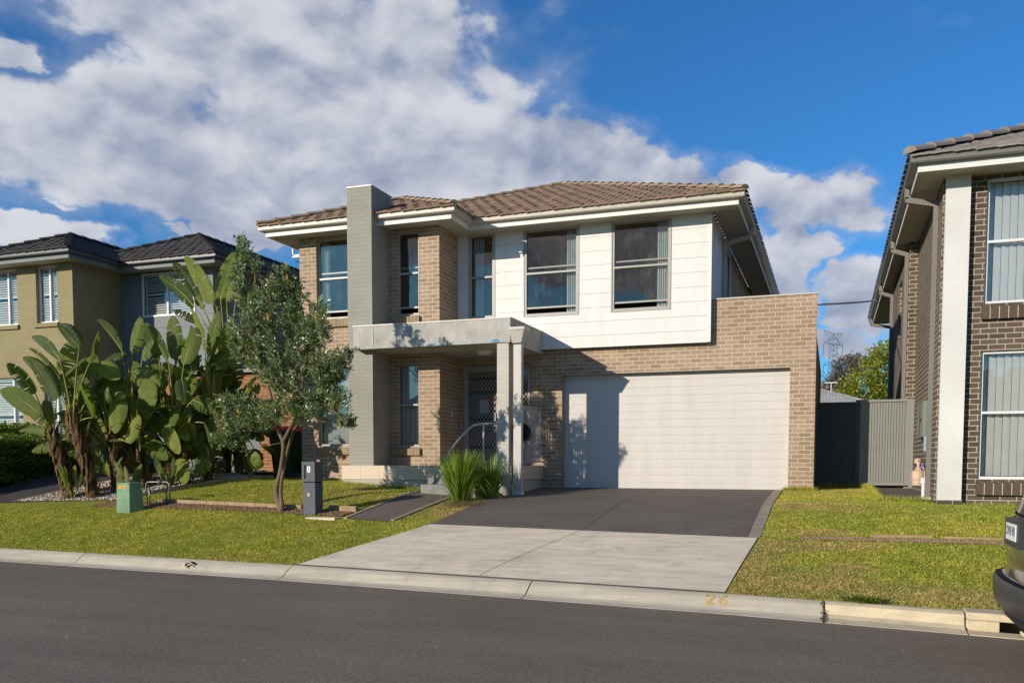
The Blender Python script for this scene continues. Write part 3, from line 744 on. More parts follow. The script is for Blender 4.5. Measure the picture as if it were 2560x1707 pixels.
# ------------------------------------------------------------------ roofs
def tile_face(mb, Pt, ext, tmax, pitch_deg, z0, row=.31, col=.30, wave=.011, lip=.016):
    "Pt(s,t)->(x,y); ext(t)->(s0,s1); rows of lapped concrete tiles, each tile with a rolled profile"
    tn = tan(pitch_deg); t = -.04; k = 0; hr = row*math.cos(R(pitch_deg))
    while t < tmax-.02:
        t1 = min(t+hr, tmax); a0, b0 = ext(max(t, 0)); a1, b1 = ext(t1)
        lo, hi = min(a0, a1), max(b0, b1); s = math.floor(lo/col)*col + (0 if k % 2 else col*.5) - col
        while s < hi:
            q = [s+col*i/6 for i in range(7)]
            e0 = [min(max(x, a0), b0) for x in q]; e1 = [min(max(x, a1), b1) for x in q]
            if e0[-1]-e0[0] > .01 or e1[-1]-e1[0] > .01:
                h = [wave*(.5-.5*math.cos(2*math.pi*i/6*1.0))+(.012 if i in (5, 6) else 0) for i in range(7)]
                jit = random.uniform(-.004, .004); base = len(mb.v)
                for row_, (ee, tt, lift) in enumerate(((e0, t, lip), (e1, t1+.03, .004))):
                    for i in range(7):
                        x, y = Pt(ee[i], tt); mb.v.append((x, y, z0+tt*tn+h[i]+lift+jit))
                for i in range(7):
                    x, y = Pt(e0[i], t); mb.v.append((x, y, z0+t*tn+h[i]+lip+jit-.032))
                for i in range(6):
                    mb.f.append((base+i, base+i+1, base+8+i, base+7+i)); mb.f.append((base+14+i, base+15+i, base+1+i, base+i))
            s += col
        t = t1; k += 1
def ridge(mb, p, q, r=.085, L=.36, z=.045):
    p, q = Vector(p), Vector(q); d = q-p; n = max(1, int(d.length/L)); d /= n; u = d.normalized()
    s = u.cross(Vector((0, 0, 1))).normalized(); w = s.cross(u)
    for i in range(n):
        a = p+d*i; b = a+d*1.12; base = len(mb.v)
        for (c, rr, lift) in ((a, r*1.12, .022), (b, r*.92, 0.0)):
            for j in range(9):
                t = math.pi*j/8; o = c+s*math.cos(t)*rr+w*(math.sin(t)*rr*.75+lift+z-.06); mb.v.append(tuple(o))
        for j in range(8): mb.f.append((base+j, base+j+1, base+10+j, base+9+j))
        mb.f.append(tuple(base+j for j in range(9)))
def eave(parent, path, gm, fm, sm, z=5.25, gw=.13, soff=.62, closed_inner=None, gh=.12, fz=.235):
    "path: list of outer gutter corners (x,y), walked so that the house lies to the left; mitred gutter, fascia"
    def offs(d):
        out = []; n = len(path)
        for i, (x, y) in enumerate(path):
            ds = []
            if i > 0: ds.append((Vector(path[i])-Vector(path[i-1])).normalized())
            if i < n-1: ds.append((Vector(path[i+1])-Vector(path[i])).normalized())
            ns = [Vector((-v.y, v.x)) for v in ds]
            if len(ns) == 1: o = ns[0]*d
            else:
                m = (ns[0]+ns[1]).normalized(); o = m*(d/m.dot(ns[0]))
            out.append((x+o.x, y+o.y))
        return out
    def ring(prof, name, mat, bev=0):
        mb = MB(); cols = []
        for (d, zz) in prof: cols.append([(x, y, zz) for x, y in offs(d)])
        n = len(path); m = len(prof)
        for i in range(n-1):
            for j in range(m):
                a, b = cols[j], cols[(j+1) % m]; mb.quad(a[i], a[i+1], b[i+1], b[i])
        mb.quad(*[cols[j][0] for j in range(m)]); mb.quad(*[cols[j][-1] for j in range(m)][::-1])
        return mb.build(name, mat, parent)
    ring([(0, z), (0, z-.03), (.012, z-.035), (.012, z-gh+.02), (.03, z-gh), (gw-.005, z-gh), (gw-.005, z-.012), (gw-.02, z-.012), (gw-.02, z-gh+.02), (.035, z-gh+.02), (.02, z-.01), (.02, z)], 'gutter', gm)
    ring([(gw, z-.02), (gw, z-fz), (gw+.022, z-fz), (gw+.022, z-.02)], 'fascia', fm)
    ring([(gw+.023, z-.19), (gw+.023, z-.20), (soff+.05, z-.20), (soff+.05, z-.19)], 'soffit', sm)

# ================================================================== MAIN HOUSE
H = thing('brick_house', 'two storey tan brick house with white upper boards, grey blade pillar and wide garage door', 'house', (-6, 18.5, -.56))
ZS = 5.10
hl = (-11.02, -9.80, .37, 2.14); hu = (-11.02, -9.80, 3.22, 5.0); bu = (-9.0, -8.47, 3.20, 4.98); bl = (-9.02, -8.48, .35, 2.14)
wall(H, 'front_wall', M['brick'], 'y', 17.46, -11.46, -7.98, -.95, ZS, [hl, hu, bu, bl], .11)
wall(H, 'return_wall', M['brick'], 'x', -7.98, 17.571, 18.599, -.95, ZS, [], -.11)
door_h = (-7.93, -6.26, -.065, 2.17); gar_h = (-5.575, -.82, -.60, 1.915)
wall(H, 'garage_wall', M['brick'], 'y', 18.60, -7.98, -.333, -.95, 2.48, [door_h, gar_h], .17)
wall(H, 'parapet_wall', M['brick'], 'y', 18.601, -2.36, -.333, 2.481, 3.325, [], .119)
wall(H, 'side_wall', M['brick'], 'x', -.3335, 18.772, 26.5, -.95, 2.55, [], -.11)
wall(H, 'side_wall', M['brick'], 'x', -11.459, 17.571, 30, -.95, ZS, [], .11)
wall(H, 'rear_wall', M['brick'], 'y', 29.9, -11.34, -2.4, -.95, ZS, [], .1)
wall(H, 'rear_wall', M['brick'], 'y', 26.4, -2.4, -.45, -.95, 2.549, [], .1)
MB().box(-2.375, 18.58, 3.326, -.318, 18.735, 3.352).build('parapet_cap', M['cap'], H)
MB().box(-2.38, 18.725, 2.40, -.445, 26.4, 2.44).build('low_roof', M['ggutter'], H)
# boarded upper storey
w1 = (-7.69, -7.11, 3.215, 5.03); w2 = (-6.39, -5.19, 3.195, 5.025); w3 = (-4.435, -3.225, 3.195, 5.02)
ws = [w1, w2, w3]
wall(H, 'upper_wall', M['clad'], 'y', 18.469, -7.978, -2.40, 2.462, ZS, ws, .10)
planks(H, 'weatherboard', M['clad'], 'y', 18.45, -7.95, -2.435, 2.478, 5.06, ws)
wall(H, 'upper_side_wall', M['clad'], 'x', -2.402, 18.57, 22.2, 2.45, ZS, [(20.8, 21.9, 3.3, 4.9)], -.1)
wall(H, 'upper_side_wall', M['brick'], 'x', -2.402, 22.21, 30, 2.45, ZS, [], -.1)
planks(H, 'weatherboard', M['clad'], 'x', -2.40, 18.49, 20.2, 2.5, 5.06, [])
mb = MB(); mb.box(-2.434, 18.443, 2.462, -2.376, 18.489, 5.07); mb.box(-7.977, 18.443, 2.462, -7.951, 18.468, 5.07); mb.box(-7.95, 18.440, 2.455, -2.435, 18.468, 2.477)
mb.build('corner_trim', M['fascia'], H)
for h, mid in ((w1, 4.10), (w2, 4.10), (w3, 4.09)):
    mb = MB(); t = .028
    mb.box(h[0]-t, 18.438, h[2]-t, h[0]-.001, 18.466, h[3]); mb.box(h[1]+.001, 18.438, h[2]-t, h[1]+t, 18.466, h[3]); mb.box(h[0], 18.436, h[2]-t, h[1], 18.467, h[2]-.001)
    wnd = window(H, h[0], h[1], h[2], h[3], 18.452, mid=mid, blind='left_stack' if h is w1 else None, side=(1, .24) if h is not w1 else None, bottom_open=(h is not w1))
    mb.build('trim', M['alu'], wnd)
    if h is w3: MB().lathe((-4.05, 19.3, 4.93), [(.01, -.10), (.09, -.085), (.15, -.04), (.17, 0)], 24).build('ceiling_light', M['lampdome'], wnd)
wnd = window(H, *hu, 17.53, mid=4.12, side=(-1, .2), bottom_open=True)
wnd = window(H, *hl, 17.53, mid=1.27, blind='vertical')
wnd = window(H, *bu, 17.53, mid=4.10, bottom_open=True, side=(1, .04))
MB().lathe((-8.62, 18.3, 4.86), [(.01, -.10), (.10, -.085), (.17, -.04), (.19, 0)], 24).build('ceiling_light', M['lampdome'], wnd)
wnd = window(H, *bl, 17.53, mid=1.26, blind='vertical')
def sill(xa, xb, z, mat='sill', y=17.46, depth=.07):
    mb = MB(); mb.hexa([(xa, y-depth, z-.19), (xb, y-depth, z-.19), (xb, y+.10, z-.19), (xa, y+.10, z-.19), (xa, y-depth, z-.05), (xb, y-depth, z-.05), (xb, y+.10, z), (xa, y+.10, z)])
    return mb.build('sill', M[mat], H)
sill(-11.04, -9.78, .369); sill(-11.04, -9.78, 3.219); sill(-9.10, -8.44, .349); sill(-9.03, -8.44, 3.199)
MB().box(-10.12, 17.54, 3.262, -10.0, 17.58, 3.36).build('timber_block', M['timber'], H)
# blade pillar
PX0, PX1, PY0, PY1, PT = -9.775, -9.19, 16.70, 17.59, 5.775
MB().box(PX0, PY0, -.95, PX1, PY1, PT).build('pillar', M['paintbrick'], H)
MB().box(PX0-.012, PY0-.012, PT+.001, PX1+.012, PY1+.012, PT+.028).build('pillar_cap', M['cap'], H)
# portico
mb = MB(); mb.box(-9.51, 16.46, 2.365, -6.0, 17.46, 2.832); mb.box(-7.978, 17.46, 2.366, -6.001, 18.46, 2.831)
mb.build('portico', M['render'], H)
mb = MB(); mb.box(-9.525, 16.447, 2.833, -5.986, 17.455, 2.858); mb.box(-7.975, 17.456, 2.833, -5.987, 18.448, 2.857); mb.build('portico_cap', M['cap'], H)
mb = MB(); mb.box(-9.18, 16.75, 2.353, -6.06, 17.455, 2.364); mb.box(-7.97, 17.456, 2.3535, -6.06, 18.59, 2.3645); mb.build('portico_soffit', M['soffit'], H)
MB().box(-7.9, 18.47, 2.366, -5.99, 18.598, 2.45).build('lintel_board', M['soffit'], H)
c0 = MB().box(-6.285, 16.48, -.95, -6.04, 16.94, 2.352).build('column', M['colbrick'], H)
MB().tube([(-9.06,16.456,2.80),(-9.045,16.455,2.70),(-9.055,16.455,2.62),(-9.04,16.455,2.52),(-9.05,16.455,2.40)], [.012,.010,.014,.016,.008], 6).build('crack_filler', M['crackfill'], H)
for (x, z) in ((-6.09, 2.77), (-6.05, 2.74), (-6.10, 2.55), (-6.06, 2.60), (-9.49, 2.44)):
    MB().tube([(x, 16.455, z), (x+.03, 16.455, z-.035)], [.016, .006], 5).build('crack_filler', M['crackfill'], H)

mb = MB()
for i in range(26):
    x = random.choice([random.uniform(-8.0, -7.55), random.uniform(-7.3, -6.8), random.uniform(-6.42, -6.3)]); z = 2.372+random.random()**2*.05
    if i % 2 == 0: MB().box(x, 16.4565, z, x+random.uniform(.08, .2), 16.461, z+random.uniform(.004, .018)).build('paint_smear', M['bluepaint'], H)

mb = MB(); mb.lathe((-6.95, 17.45, 2.352), [(.17, 0), (.165, -.035), (.14, -.065), (.08, -.088), (.01, -.095)], 28); mb.build('porch_light', M['white'], H, smooth=False)
# rain head and downpipe beside the column
mb = MB(); mb.hexa([(-5.985,16.50,2.35),(-5.79,16.50,2.35),(-5.79,16.70,2.35),(-5.985,16.70,2.35),(-5.995,16.42,2.60),(-5.70,16.42,2.60),(-5.70,16.76,2.60),(-5.995,16.76,2.60)])
mb.box(-5.998, 16.405, 2.601, -5.69, 16.77, 2.65); mb.build('rain_head', M['beigepipe'], H)
mb = MB(); mb.box(-5.972, 16.56, -.60, -5.80, 16.68, 2.36); mb.build('downpipe', M['beigepipe'], H, bevel=.012)
MB().box(-5.985, 16.54, -.66, -5.785, 16.70, -.585).build('pipe_shoe', M['pvc'], H)
# porch floor, tiles, steps
FX0, FX1, FY = -9.86, -6.0, 16.52
mb = MB(); mb.box(FX0+.02, FY+.02, -1.0, FX1-.03, 18.6, -.36); mb.build('porch_base', M['porchbase'], H)
mb = MB(); x = FX0
while x < FX1-.01:
    e = min(x+.452, FX1-.002); mb.box(x+.002, FY, -.355, e-.002, FY+.03, -.066); x += .452
x = FX0
while x < FX1-.01:
    y = FY+.031; e = min(x+.452, FX1-.002)
    while y < 18.58: f = min(y+.452, 18.59); mb.box(x+.002, y+.002, -.10, e-.002, f-.002, -.066); y += .452
    x += .452
y = FY+.031
while y < 18.58: f = min(y+.452, 18.59); mb.box(FX1-.03, y+.002, -.355, FX1, f-.002, -.102); y += .452
mb.build('porch_tiling', M['porchtile'], H)
MB().box(FX0+.03, FY+.032, -.359, FX1-.032, 18.595, -.103).build('porch_slab', M['porchbase'], H)
MB().box(-7.68, 15.86, -1.0, -6.5, 16.19, -.437).build('step', M['step'], H, bevel=.008)
MB().box(-7.68, 16.191, -1.0, -6.5, 16.515, -.247).build('step', M['step'], H, bevel=.008)
# handrail at the steps, balustrade on the open side
mb = MB(); mb.tube([(-7.14,15.95,-.42),(-7.14,15.98,.10),(-7.12,16.02,.22),(-7.0,16.3,.50),(-6.88,16.5,.70),(-6.80,16.55,.755),(-6.66,16.57,.775),(-6.30,16.57,.78)], .021, 10)
mb.tube([(-6.61,16.57,.77),(-6.61,16.57,-.07)], .019, 8); mb.build('handrail', M['steel'], H, smooth=True)
mb = MB(); by = [17.0+.088*i for i in range(18)]
topz = lambda y: float(np.interp(y, [16.75, 18.0, 18.55], [1.145, 1.165, 1.19])) 
mb.tube([(-6.03, y, topz(y)) for y in (16.94, 17.3, 18.0, 18.58)], .02, 8); mb.tube([(-6.03, 16.94, .02), (-6.03, 18.58, .02)], .018, 8)
for y in by: mb.tube([(-6.03, y, .02), (-6.03, y, topz(y)-.01)], .010, 6)
mb.build('balustrade', plain('balustrade_steel', rgb(200,192,178), .4, .4, .05, 5), H)
mb = MB(); mb.lathe((-5.85, 16.79, .60), [(.0, 0), (.185, .0), (.185, .012), (.16, .22), (.12, .26), (0.01, .27)], 28, 'Y'); mb.build('drum', M['pipe'], H)
MB().lathe((-5.85, 16.775, .60), [(.17, 0), (.17, .012)], 28, 'Y').build('drum_face', M['blackmetal'], H)
# entry door with diamond mesh screen
D = MB(); x0, x1, z0, z1 = door_h; Y = 18.66
D.box(x0, Y, z0, x0+.06, Y+.09, z1); D.box(x1-.06, Y, z0, x1, Y+.09, z1); D.box(x0+.06, Y+.001, z1-.07, x1-.06, Y+.09, z1); D.box(-7.07, Y+.001, z0, -7.0, Y+.09, z1-.07)
df = D.build('door_frame', M['doorframe'], H)
def mesh_panel(xa, xb, za, zb, name, parent):
    mb = MB(); fr = .055
    mb.box(xa, Y-.02, za, xa+fr, Y+.012, zb); mb.box(xb-fr, Y-.02, za, xb, Y+.012, zb); mb.box(xa+fr, Y-.019, zb-fr, xb-fr, Y+.011, zb); mb.box(xa+fr, Y-.019, za, xb-fr, Y+.011, za+fr*1.6)
    o = mb.build(name, M['doorframe'], parent)
    gm = MB(); p = .125; a, b, e, f = xa+fr, xb-fr, za+fr*1.6, zb-fr
    for sgn in (1, -1):
        c = -3.0
        while c < 6:
            pts = []
            # line z = sgn*k*(x-a)+c with k=1.5
            k = 1.45*sgn; xs_ = sorted([a, b, a+(e-(e+c))/k, a+(f-(e+c))/k])
            zz = lambda x: e+c+k*(x-a)
            xl, xr = xs_[1], xs_[2]
            if xr-xl > .005 and a-1e-6 <= xl and xr <= b+1e-6 and e-1e-3 <= min(zz(xl), zz(xr)) and max(zz(xl), zz(xr)) <= f+1e-3:
                gm.tube([(xl, Y-.004+.004*sgn, zz(xl)), (xr, Y-.004+.004*sgn, zz(xr))], .0046, 4, cap=False)
            c += p
    gm.build('diamond_mesh', M['steel'], o); return o
sd = mesh_panel(x0+.062, -7.072, z0+.01, z1-.072, 'security_door', H)
MB().box(-7.15, Y-.06, .93, -7.125, Y-.021, 1.10).build('handle', M['galv'], sd)
sp_ = mesh_panel(-6.998, x1-.062, z0+.01, z1-.072, 'side_screen', H)
dd = MB(); dd.box(x0+.06, Y+.05, z0, -7.07, Y+.085, z1-.07)
dd = dd.build('front_door', M['door'], H)
mb = MB()
for z in (.32, .95, 1.55, 1.86): MB().box(x0+.12, Y+.042, z, -7.12, Y+.049, z+.06).build('door_groove', M['dark'], dd)

MB().box(-7.55, Y+.034, 1.12, -7.33, Y+.041, 1.42).build('notice', M['paper'], dd); MB().box(-7.30, Y+.034, 1.34, -7.15, Y+.041, 1.52).build('notice', M['redstick'], dd)
MB().box(-7.0, Y+.05, z0, x1-.06, Y+.07, z1-.07).build('side_pane', M['carglass'], sp_)
MB().box(-7.987, 18.05, 1.02, -7.96, 18.09, 1.12).build('door_bell', M['white'], H)
# garage door: sixteen flat sections
a, b, e, f = gar_h
mb = MB(); n = 15; hgt = (f-e+.02)/n
for i in range(n):
    mb.box(a-.02, 18.775, e+i*hgt+.0022, b+.02, 18.805, e+(i+1)*hgt-.0022)
gd = mb.build('garage_door', M['garage'], H)
MB().box(a-.03, 18.782, e+.001, b+.03, 18.81, f+.05).build('door_backing', M['garage'], gd)
MB().box(a, 18.61, -.562, b, 18.774, -.548).build('door_sill', M['groove'], gd)
MB().box(a-.01, 18.605, f-.012, b+.01, 18.62, f+.001).build('door_lintel', M['cap'], H)
MB().box(a, 18.722, e, a+.03, 18.774, f-.013).build('door_jamb', M['doorframe'], H)
# outdoor sensor light between the upper windows
mb = MB(); mb.box(-6.455, 18.41, 4.50, -6.42, 18.45, 4.62); mb.lathe((-6.46, 18.36, 4.60), [(.055, .0), (.05, .05), (.02, .09)], 14, 'Y'); mb.tube([(-6.44,18.40,4.62),(-6.55,18.36,4.60)], [.02,.03], 8)
mb.build('sensor_light', M['white'], H)
# roof
TP = 22.5; TN = tan(TP); GX0, GX1, GYb, GYm, GXb, GB = -12.13, -1.68, 16.83, 17.80, -7.35, 30.6
half = (GX1-GX0)/2; hb = (GXb-GX0)/2
mb = MB()
tile_face(mb, lambda s, t: (s, GYm+t), lambda t: ((GXb-t) if t < hb else (GX0+t), GX1-t), half, TP, 5.25)
tile_face(mb, lambda s, t: (s, GYb+t), lambda t: (GX0+t, GXb-t), hb, TP, 5.25)
tile_face(mb, lambda s, t: (GXb-t, s), lambda t: (GYb+t, GYm+t+.05), hb, TP, 5.25)
tile_face(mb, lambda s, t: (GX1-t, s), lambda t: (GYm+t, GB-t), half, TP, 5.25)
rf = mb.build('roof', M['tile'], H)
mb = MB()  # plain undercourse for the unseen faces
pk = (GX0+half, GYm+half, 5.25+half*TN); pb = (GX0+half, GB-half, 5.25+half*TN)
mb.quad((GX0, GYb, 5.25), (GX0+hb, GYb+hb, 5.25+hb*TN), (GX0+hb, GYm+hb, 5.25+hb*TN), pk, pb, (GX0, GB, 5.25)); mb.quad((GX0, GB, 5.25), pb, (GX1, GB, 5.25))
mb.build('roof_slope', M['tile'], rf)
mb = MB()
ridge(mb, (GX1, GYm, 5.27), pk); ridge(mb, (GX0+hb*1.0, GYm+hb, 5.27+hb*TN), pk); ridge(mb, (GX0, GYb, 5.27), (GX0+hb, GYb+hb, 5.27+hb*TN)); ridge(mb, (GXb, GYb, 5.27), (GX0+hb, GYb+hb, 5.27+hb*TN))
ridge(mb, (GX0+hb, GYb+hb, 5.27+hb*TN), (GX0+hb, GYm+hb, 5.27+hb*TN)); ridge(mb, pk, pb)
mb.build('ridge_capping', M['ridge'], rf)
eave(H, [(GX0, GB), (GX0, GYb), (GXb, GYb), (GXb, GYm), (GX1, GYm), (GX1, GB)], M['gutter'], M['fascia'], M['soffit'])
# side downpipe with its swan neck, side window
mb = MB(); mb.box(-1.80, 20.30, 4.98, -1.70, 20.42, 5.14); mb.hexa([(-1.80,20.31,4.93),(-1.80,20.41,4.93),(-2.38,20.41,4.80),(-2.38,20.31,4.80),(-1.72,20.31,5.02),(-1.72,20.41,5.02),(-2.30,20.41,4.90),(-2.30,20.31,4.90)])
mb.box(-2.395, 20.3, 2.5, -2.30, 20.42, 4.90); mb.build('downpipe', M['beigepipe'], H)
mb = MB(); mb.box(-2.44, 20.82, 3.32, -2.38, 20.88, 4.90); mb.box(-2.44, 21.82, 3.32, -2.38, 21.88, 4.90); mb.box(-2.44, 20.88, 4.84, -2.38, 21.82, 4.90); mb.box(-2.44, 21.3, 3.32, -2.385, 21.36, 4.84)
sw = mb.build('window', M['alu'], H); MB().box(-2.43, 20.86, 3.32, -2.425, 21.84, 4.86).build('pane', M['carglass'], sw)
# awning bracket and antenna stub at the left gable side
mb = MB(); mb.box(-11.95, 17.9, 4.80, -11.91, 17.94, 5.04); mb.box(-11.95, 17.9, 4.76, -11.47, 17.94, 4.83); mb.build('side_bracket', M['white'], H)
MB().tube([(-11.85,17.9,4.66),(-11.47,17.9,4.64)], .012, 6).build('pipe_stub', M['blackmetal'], H)

# ================================================================== RIGHT HOUSE
RH = thing('brown_brick_house', 'dark brown brick house at the right edge with white painted pillar and grey gutters', 'house', (4, 16.5, -.65))
Yr = 16.0; ru = (2.235, 4.1, 2.54, 4.50); rl = (2.225, 4.1, -.26, 1.79)
wall(RH, 'front_wall', M['dbrick'], 'y', Yr, 1.605, 12, -1.0, 4.62, [ru, rl], .11)
wall(RH, 'side_wall', M['dbrick'], 'x', 1.60, 16.001, 20.24, -1.0, 4.62, [], .11)
wall(RH, 'return_wall', M['dbrick'], 'y', 20.241, 1.43, 1.711, -1.0, 4.62, [], .11)
wall(RH, 'side_wall', M['dbrick'], 'x', 1.431, 20.352, 25.4, -1.0, 4.62, [(22.3, 23.2, 2.9, 4.2)], .11)
mb = MB(); mb.box(1.50, 22.3, 2.9, 1.52, 23.2, 4.2); sw = mb.build('window', M['carglass'], RH)
wall(RH, 'rear_wall', M['dbrick'], 'x', 1.75, 25.402, 31.4, -1.0, 4.62, [], .11)
MB().box(1.63, 15.87, -.60, 1.985, 15.999, 4.60).build('pillar', M['whitebrick'], RH)
MB().box(1.62, 15.862, -1.0, 2.0, 15.999, -.602).build('pillar_foot', M['dbrick'], RH)
window(RH, *ru, 16.045, frame='whiteframe', mid=3.52, blind='closed'); window(RH, *rl, 16.045, frame='whiteframe', mid=.81, blind='closed')
mb = MB(); mb.box(2.19, 16.03, 2.54, 2.233, 16.08, 4.5); mb.box(2.18, 16.03, -.26, 2.223, 16.08, 1.79)
mb.build('window_jamb', M['dgutter'], RH)
for z, xx in ((-.262, 2.20), (2.538, 2.20)):
    mb = MB(); mb.hexa([(xx, 15.92, z-.25), (4.15, 15.92, z-.25), (4.15, 16.1, z-.25), (xx, 16.1, z-.25), (xx, 15.92, z-.06), (4.15, 15.92, z-.06), (4.15, 16.1, z), (xx, 16.1, z)]) ; mb.build('sill', M['dsill'], RH)
gx, gy, gz = 1.04, 15.28, 4.77
eave(RH, [(gx, 31.8), (gx, gy), (14, gy)], M['ggutter'], M['fascia'], M['soffit'], z=gz, soff=.72)
mb = MB()
tile_face(mb, lambda s, t: (s, gy+t), lambda t: (gx+t, 13.0), 4.5, 22.5, gz)
tile_face(mb, lambda s, t: (gx+t, s), lambda t: (gy+t, 31.8-t), 4.5, 22.5, gz)
rf = mb.build('roof', M['gtile'], RH)
mb = MB(); ridge(mb, (gx, gy, gz+.03), (gx+4.5, gy+4.5, gz+.03+4.5*TN), r=.12, L=.42); mb.build('ridge_capping', M['gtile'], rf)
def neck(yy, zt, xw, zb):
    mb = MB(); mb.box(gx+.03, yy, zt-.30, gx+.10, yy+.09, zt-.10)
    mb.hexa([(gx+.04,yy,zt-.36),(gx+.04,yy+.08,zt-.36),(xw-.02,yy+.08,zt-.48),(xw-.02,yy,zt-.48),(gx+.04,yy,zt-.27),(gx+.04,yy+.08,zt-.27),(xw-.02,yy+.08,zt-.39),(xw-.02,yy,zt-.39)])
    mb.box(xw-.08, yy-.005, zb, xw-.004, yy+.07, zt-.40); return mb.build('downpipe', M['pipe'], RH)
neck(16.62, gz, 1.60, -.60); neck(20.40, gz, 1.43, -.5); neck(25.3, gz, 1.43, -.5); neck(31.0, gz, 1.75, -.5)
MB().box(1.49, 16.58, -.70, 1.60, 16.72, -.585).build('pipe_shoe', M['pvc'], RH)
mb = MB(); mb.box(1.50, 17.15, .46, 1.598, 18.35, 1.10)
mt_ = mb.build('meter_box', M['meter'], RH, bevel=.01)
mb = MB(); mb.box(1.494, 17.75, .50, 1.499, 17.762, 1.06); mb.box(1.486, 17.5, .74, 1.499, 17.53, .80); mb.build('door_seam', M['dark'], mt_)
MB().box(1.51, 16.85, .20, 1.598, 17.12, .46).build('junction_box', M['lightblue'], RH, bevel=.008)
mb = MB(); mb.tube([(1.57,16.95,.2),(1.57,16.93,-.1),(1.57,16.95,-.60)], .018, 8); mb.build('conduit', M['pvc'], RH)
gm_ = MB(); gm_.lathe((1.47, 17.40, -.40), [(.0, 0), (.10, 0), (.105, .10), (.115, .11), (.115, .15), (.11, .25), (.06, .28), (.03, .32), (0.0, .33)], 20); gm_ = gm_.build('gas_meter', M['gasbeige'], RH, smooth=False)
mb = MB(); mb.tube([(1.47,17.40,-.08),(1.47,17.42,.0),(1.48,17.6,.03),(1.5,17.9,.03)], [.02,.028,.03,.02], 8); mb.lathe((1.47, 17.62, .03), [(.05, -.05), (.06, 0), (.05, .05)], 12, 'Y'); mb.tube([(1.5,17.3,-.08),(1.52,17.1,-.08),(1.54,17.05,-.12),(1.54,17.05,-.32)], .012, 8)
mb.build('gas_pipe', M['gasbeige'], gm_)
mb = MB(); mb.tube([(1.53,17.05,-.66),(1.53,17.05,-.36)], .032, 12); mb.tube([(1.53,17.05,-.36),(1.53,17.05,-.26)], .05, 12); mb.build('riser_pipe', M['pvc'], RH)
mb = MB(); mb.tube([(1.52,16.9,-.05),(1.49,16.92,-.05),(1.47,16.95,-.09)], .012, 8); mb.lathe((1.50, 16.91, -.05), [(.008, 0), (.03, .02), (.03, .03), (.0, .035)], 10); mb.build('purple_tap', M['purple'], RH)
MB().lathe((1.33, 16.62, -.66), [(.0, 0), (.17, 0), (.165, .02), (0, .022)], 20).build('drain_cover', M['galv'], RH)

# ================================================================== LEFT HOUSE
LH = thing('olive_house', 'olive rendered two storey house on the left with dark tiled roof and white louvre shutters', 'house', (-18, 18.5, -.4))
lu1 = (-19.37, -18.66, 3.57, 5.02); lu2 = (-21.5, -20.02, 3.57, 5.02); ll1 = (-21.5, -19.96, .25, 2.21); ll2 = (-19.2, -18.5, .25, 2.21)
wall(LH, 'front_wall', M['olive'], 'y', 17.46, -26, -18.15, -1.0, ZS, [lu1, lu2, ll1, ll2], .11)
wall(LH, 'side_wall', M['olive'], 'x', -18.15, 17.571, 19.3, -1.0, ZS, [], -.11)
for w_, m_ in ((lu1, -18.99), (lu2, -20.42), (ll1, -20.35), (ll2, -18.85)): window(LH, *w_, 17.545, frame='whiteframe', mull=m_, blind='shutters')
for (a, b, z) in ((-19.45, -18.62, 3.569), (-21.6, -19.98, 3.569), (-21.6, -19.9, .249)): MB().box(a, 17.40, z-.11, b, 17.5, z-.01).build('sill', M['olive'], LH)
up2 = (-17.43, -15.72, 3.86, 5.0)
wall(LH, 'upper_wall', M['greyclad'], 'y', 19.12, -18.148, -15.15, 2.30, ZS, [up2], .1)
planks(LH, 'weatherboard', M['greyclad'], 'y', 19.10, -18.14, -15.15, 2.30, 5.06, [up2], step=.30)
window(LH, *up2, 19.08, frame='whiteframe', mull=-16.6, blind='shutters')
wall(LH, 'side_wall', M['greyclad'], 'x', -15.15, 19.221, 30, 2.3, ZS, [], -.1)
gh = (-17.7, -13.75, -.45, 1.58)
wall(LH, 'garage_wall', M['obrick'], 'y', 19.05, -18.148, -12.75, -1.0, 2.28, [gh], .12)
wall(LH, 'garage_side_wall', M['obrick'], 'x', -12.751, 19.171, 28, -1.0, 2.28, [], -.1)
MB().box(-18.14, 18.9, 2.281, -12.6, 28, 2.36).build('garage_roof', M['dgutter'], LH)
mb = MB()
for i in range(6): mb.box(gh[0], 19.11, gh[2]+i*.34+.004, gh[1], 19.14, gh[2]+(i+1)*.34-.004)
mb.build('garage_door', plain('pale_grey_door', rgb(112,114,116), .5, .3, .03, 2), LH)
lz = 5.25
a0, a1, ay = -22.8, -17.62, 16.85; b0, b1, byy = -20.2, -14.58, 18.49
eave(LH, [(a0-4, ay), (a1, ay), (a1, byy), (b1, byy), (b1, 30)], M['dgutter'], M['greyclad'], M['soffit'], z=lz)
mb = MB(); P1, P2 = 1.78, 2.65; ptc = 25
tile_face(mb, lambda s, t: (s, ay+t), lambda t: (a1-2*P1+t-3*0, a1-t), P1, ptc, lz)
tile_face(mb, lambda s, t: (s, ay+t), lambda t: (-27, a1-2*P1+t), .45, ptc, lz)
tile_face(mb, lambda s, t: (a1-t, s), lambda t: (ay+t, byy+t+.05), P1, ptc, lz)
tile_face(mb, lambda s, t: (s, byy+t), lambda t: (max(b1-2*P2+t, a1-t), b1-t), P2, ptc, lz)
tile_face(mb, lambda s, t: (b1-t, s), lambda t: (byy+t, 30-t), P2, ptc, lz)
rf = mb.build('roof', M['dtile'], LH)
T5 = tan(ptc); mb = MB()
ridge(mb, (a1, ay, lz+.02), (a1-P1, ay+P1, lz+.02+P1*T5)); ridge(mb, (a1-2*P1, ay, lz+.02), (a1-P1, ay+P1, lz+.02+P1*T5)); ridge(mb, (a1-P1, ay+P1, lz+.02+P1*T5), (a1-P1, 24, lz+.02+P1*T5))
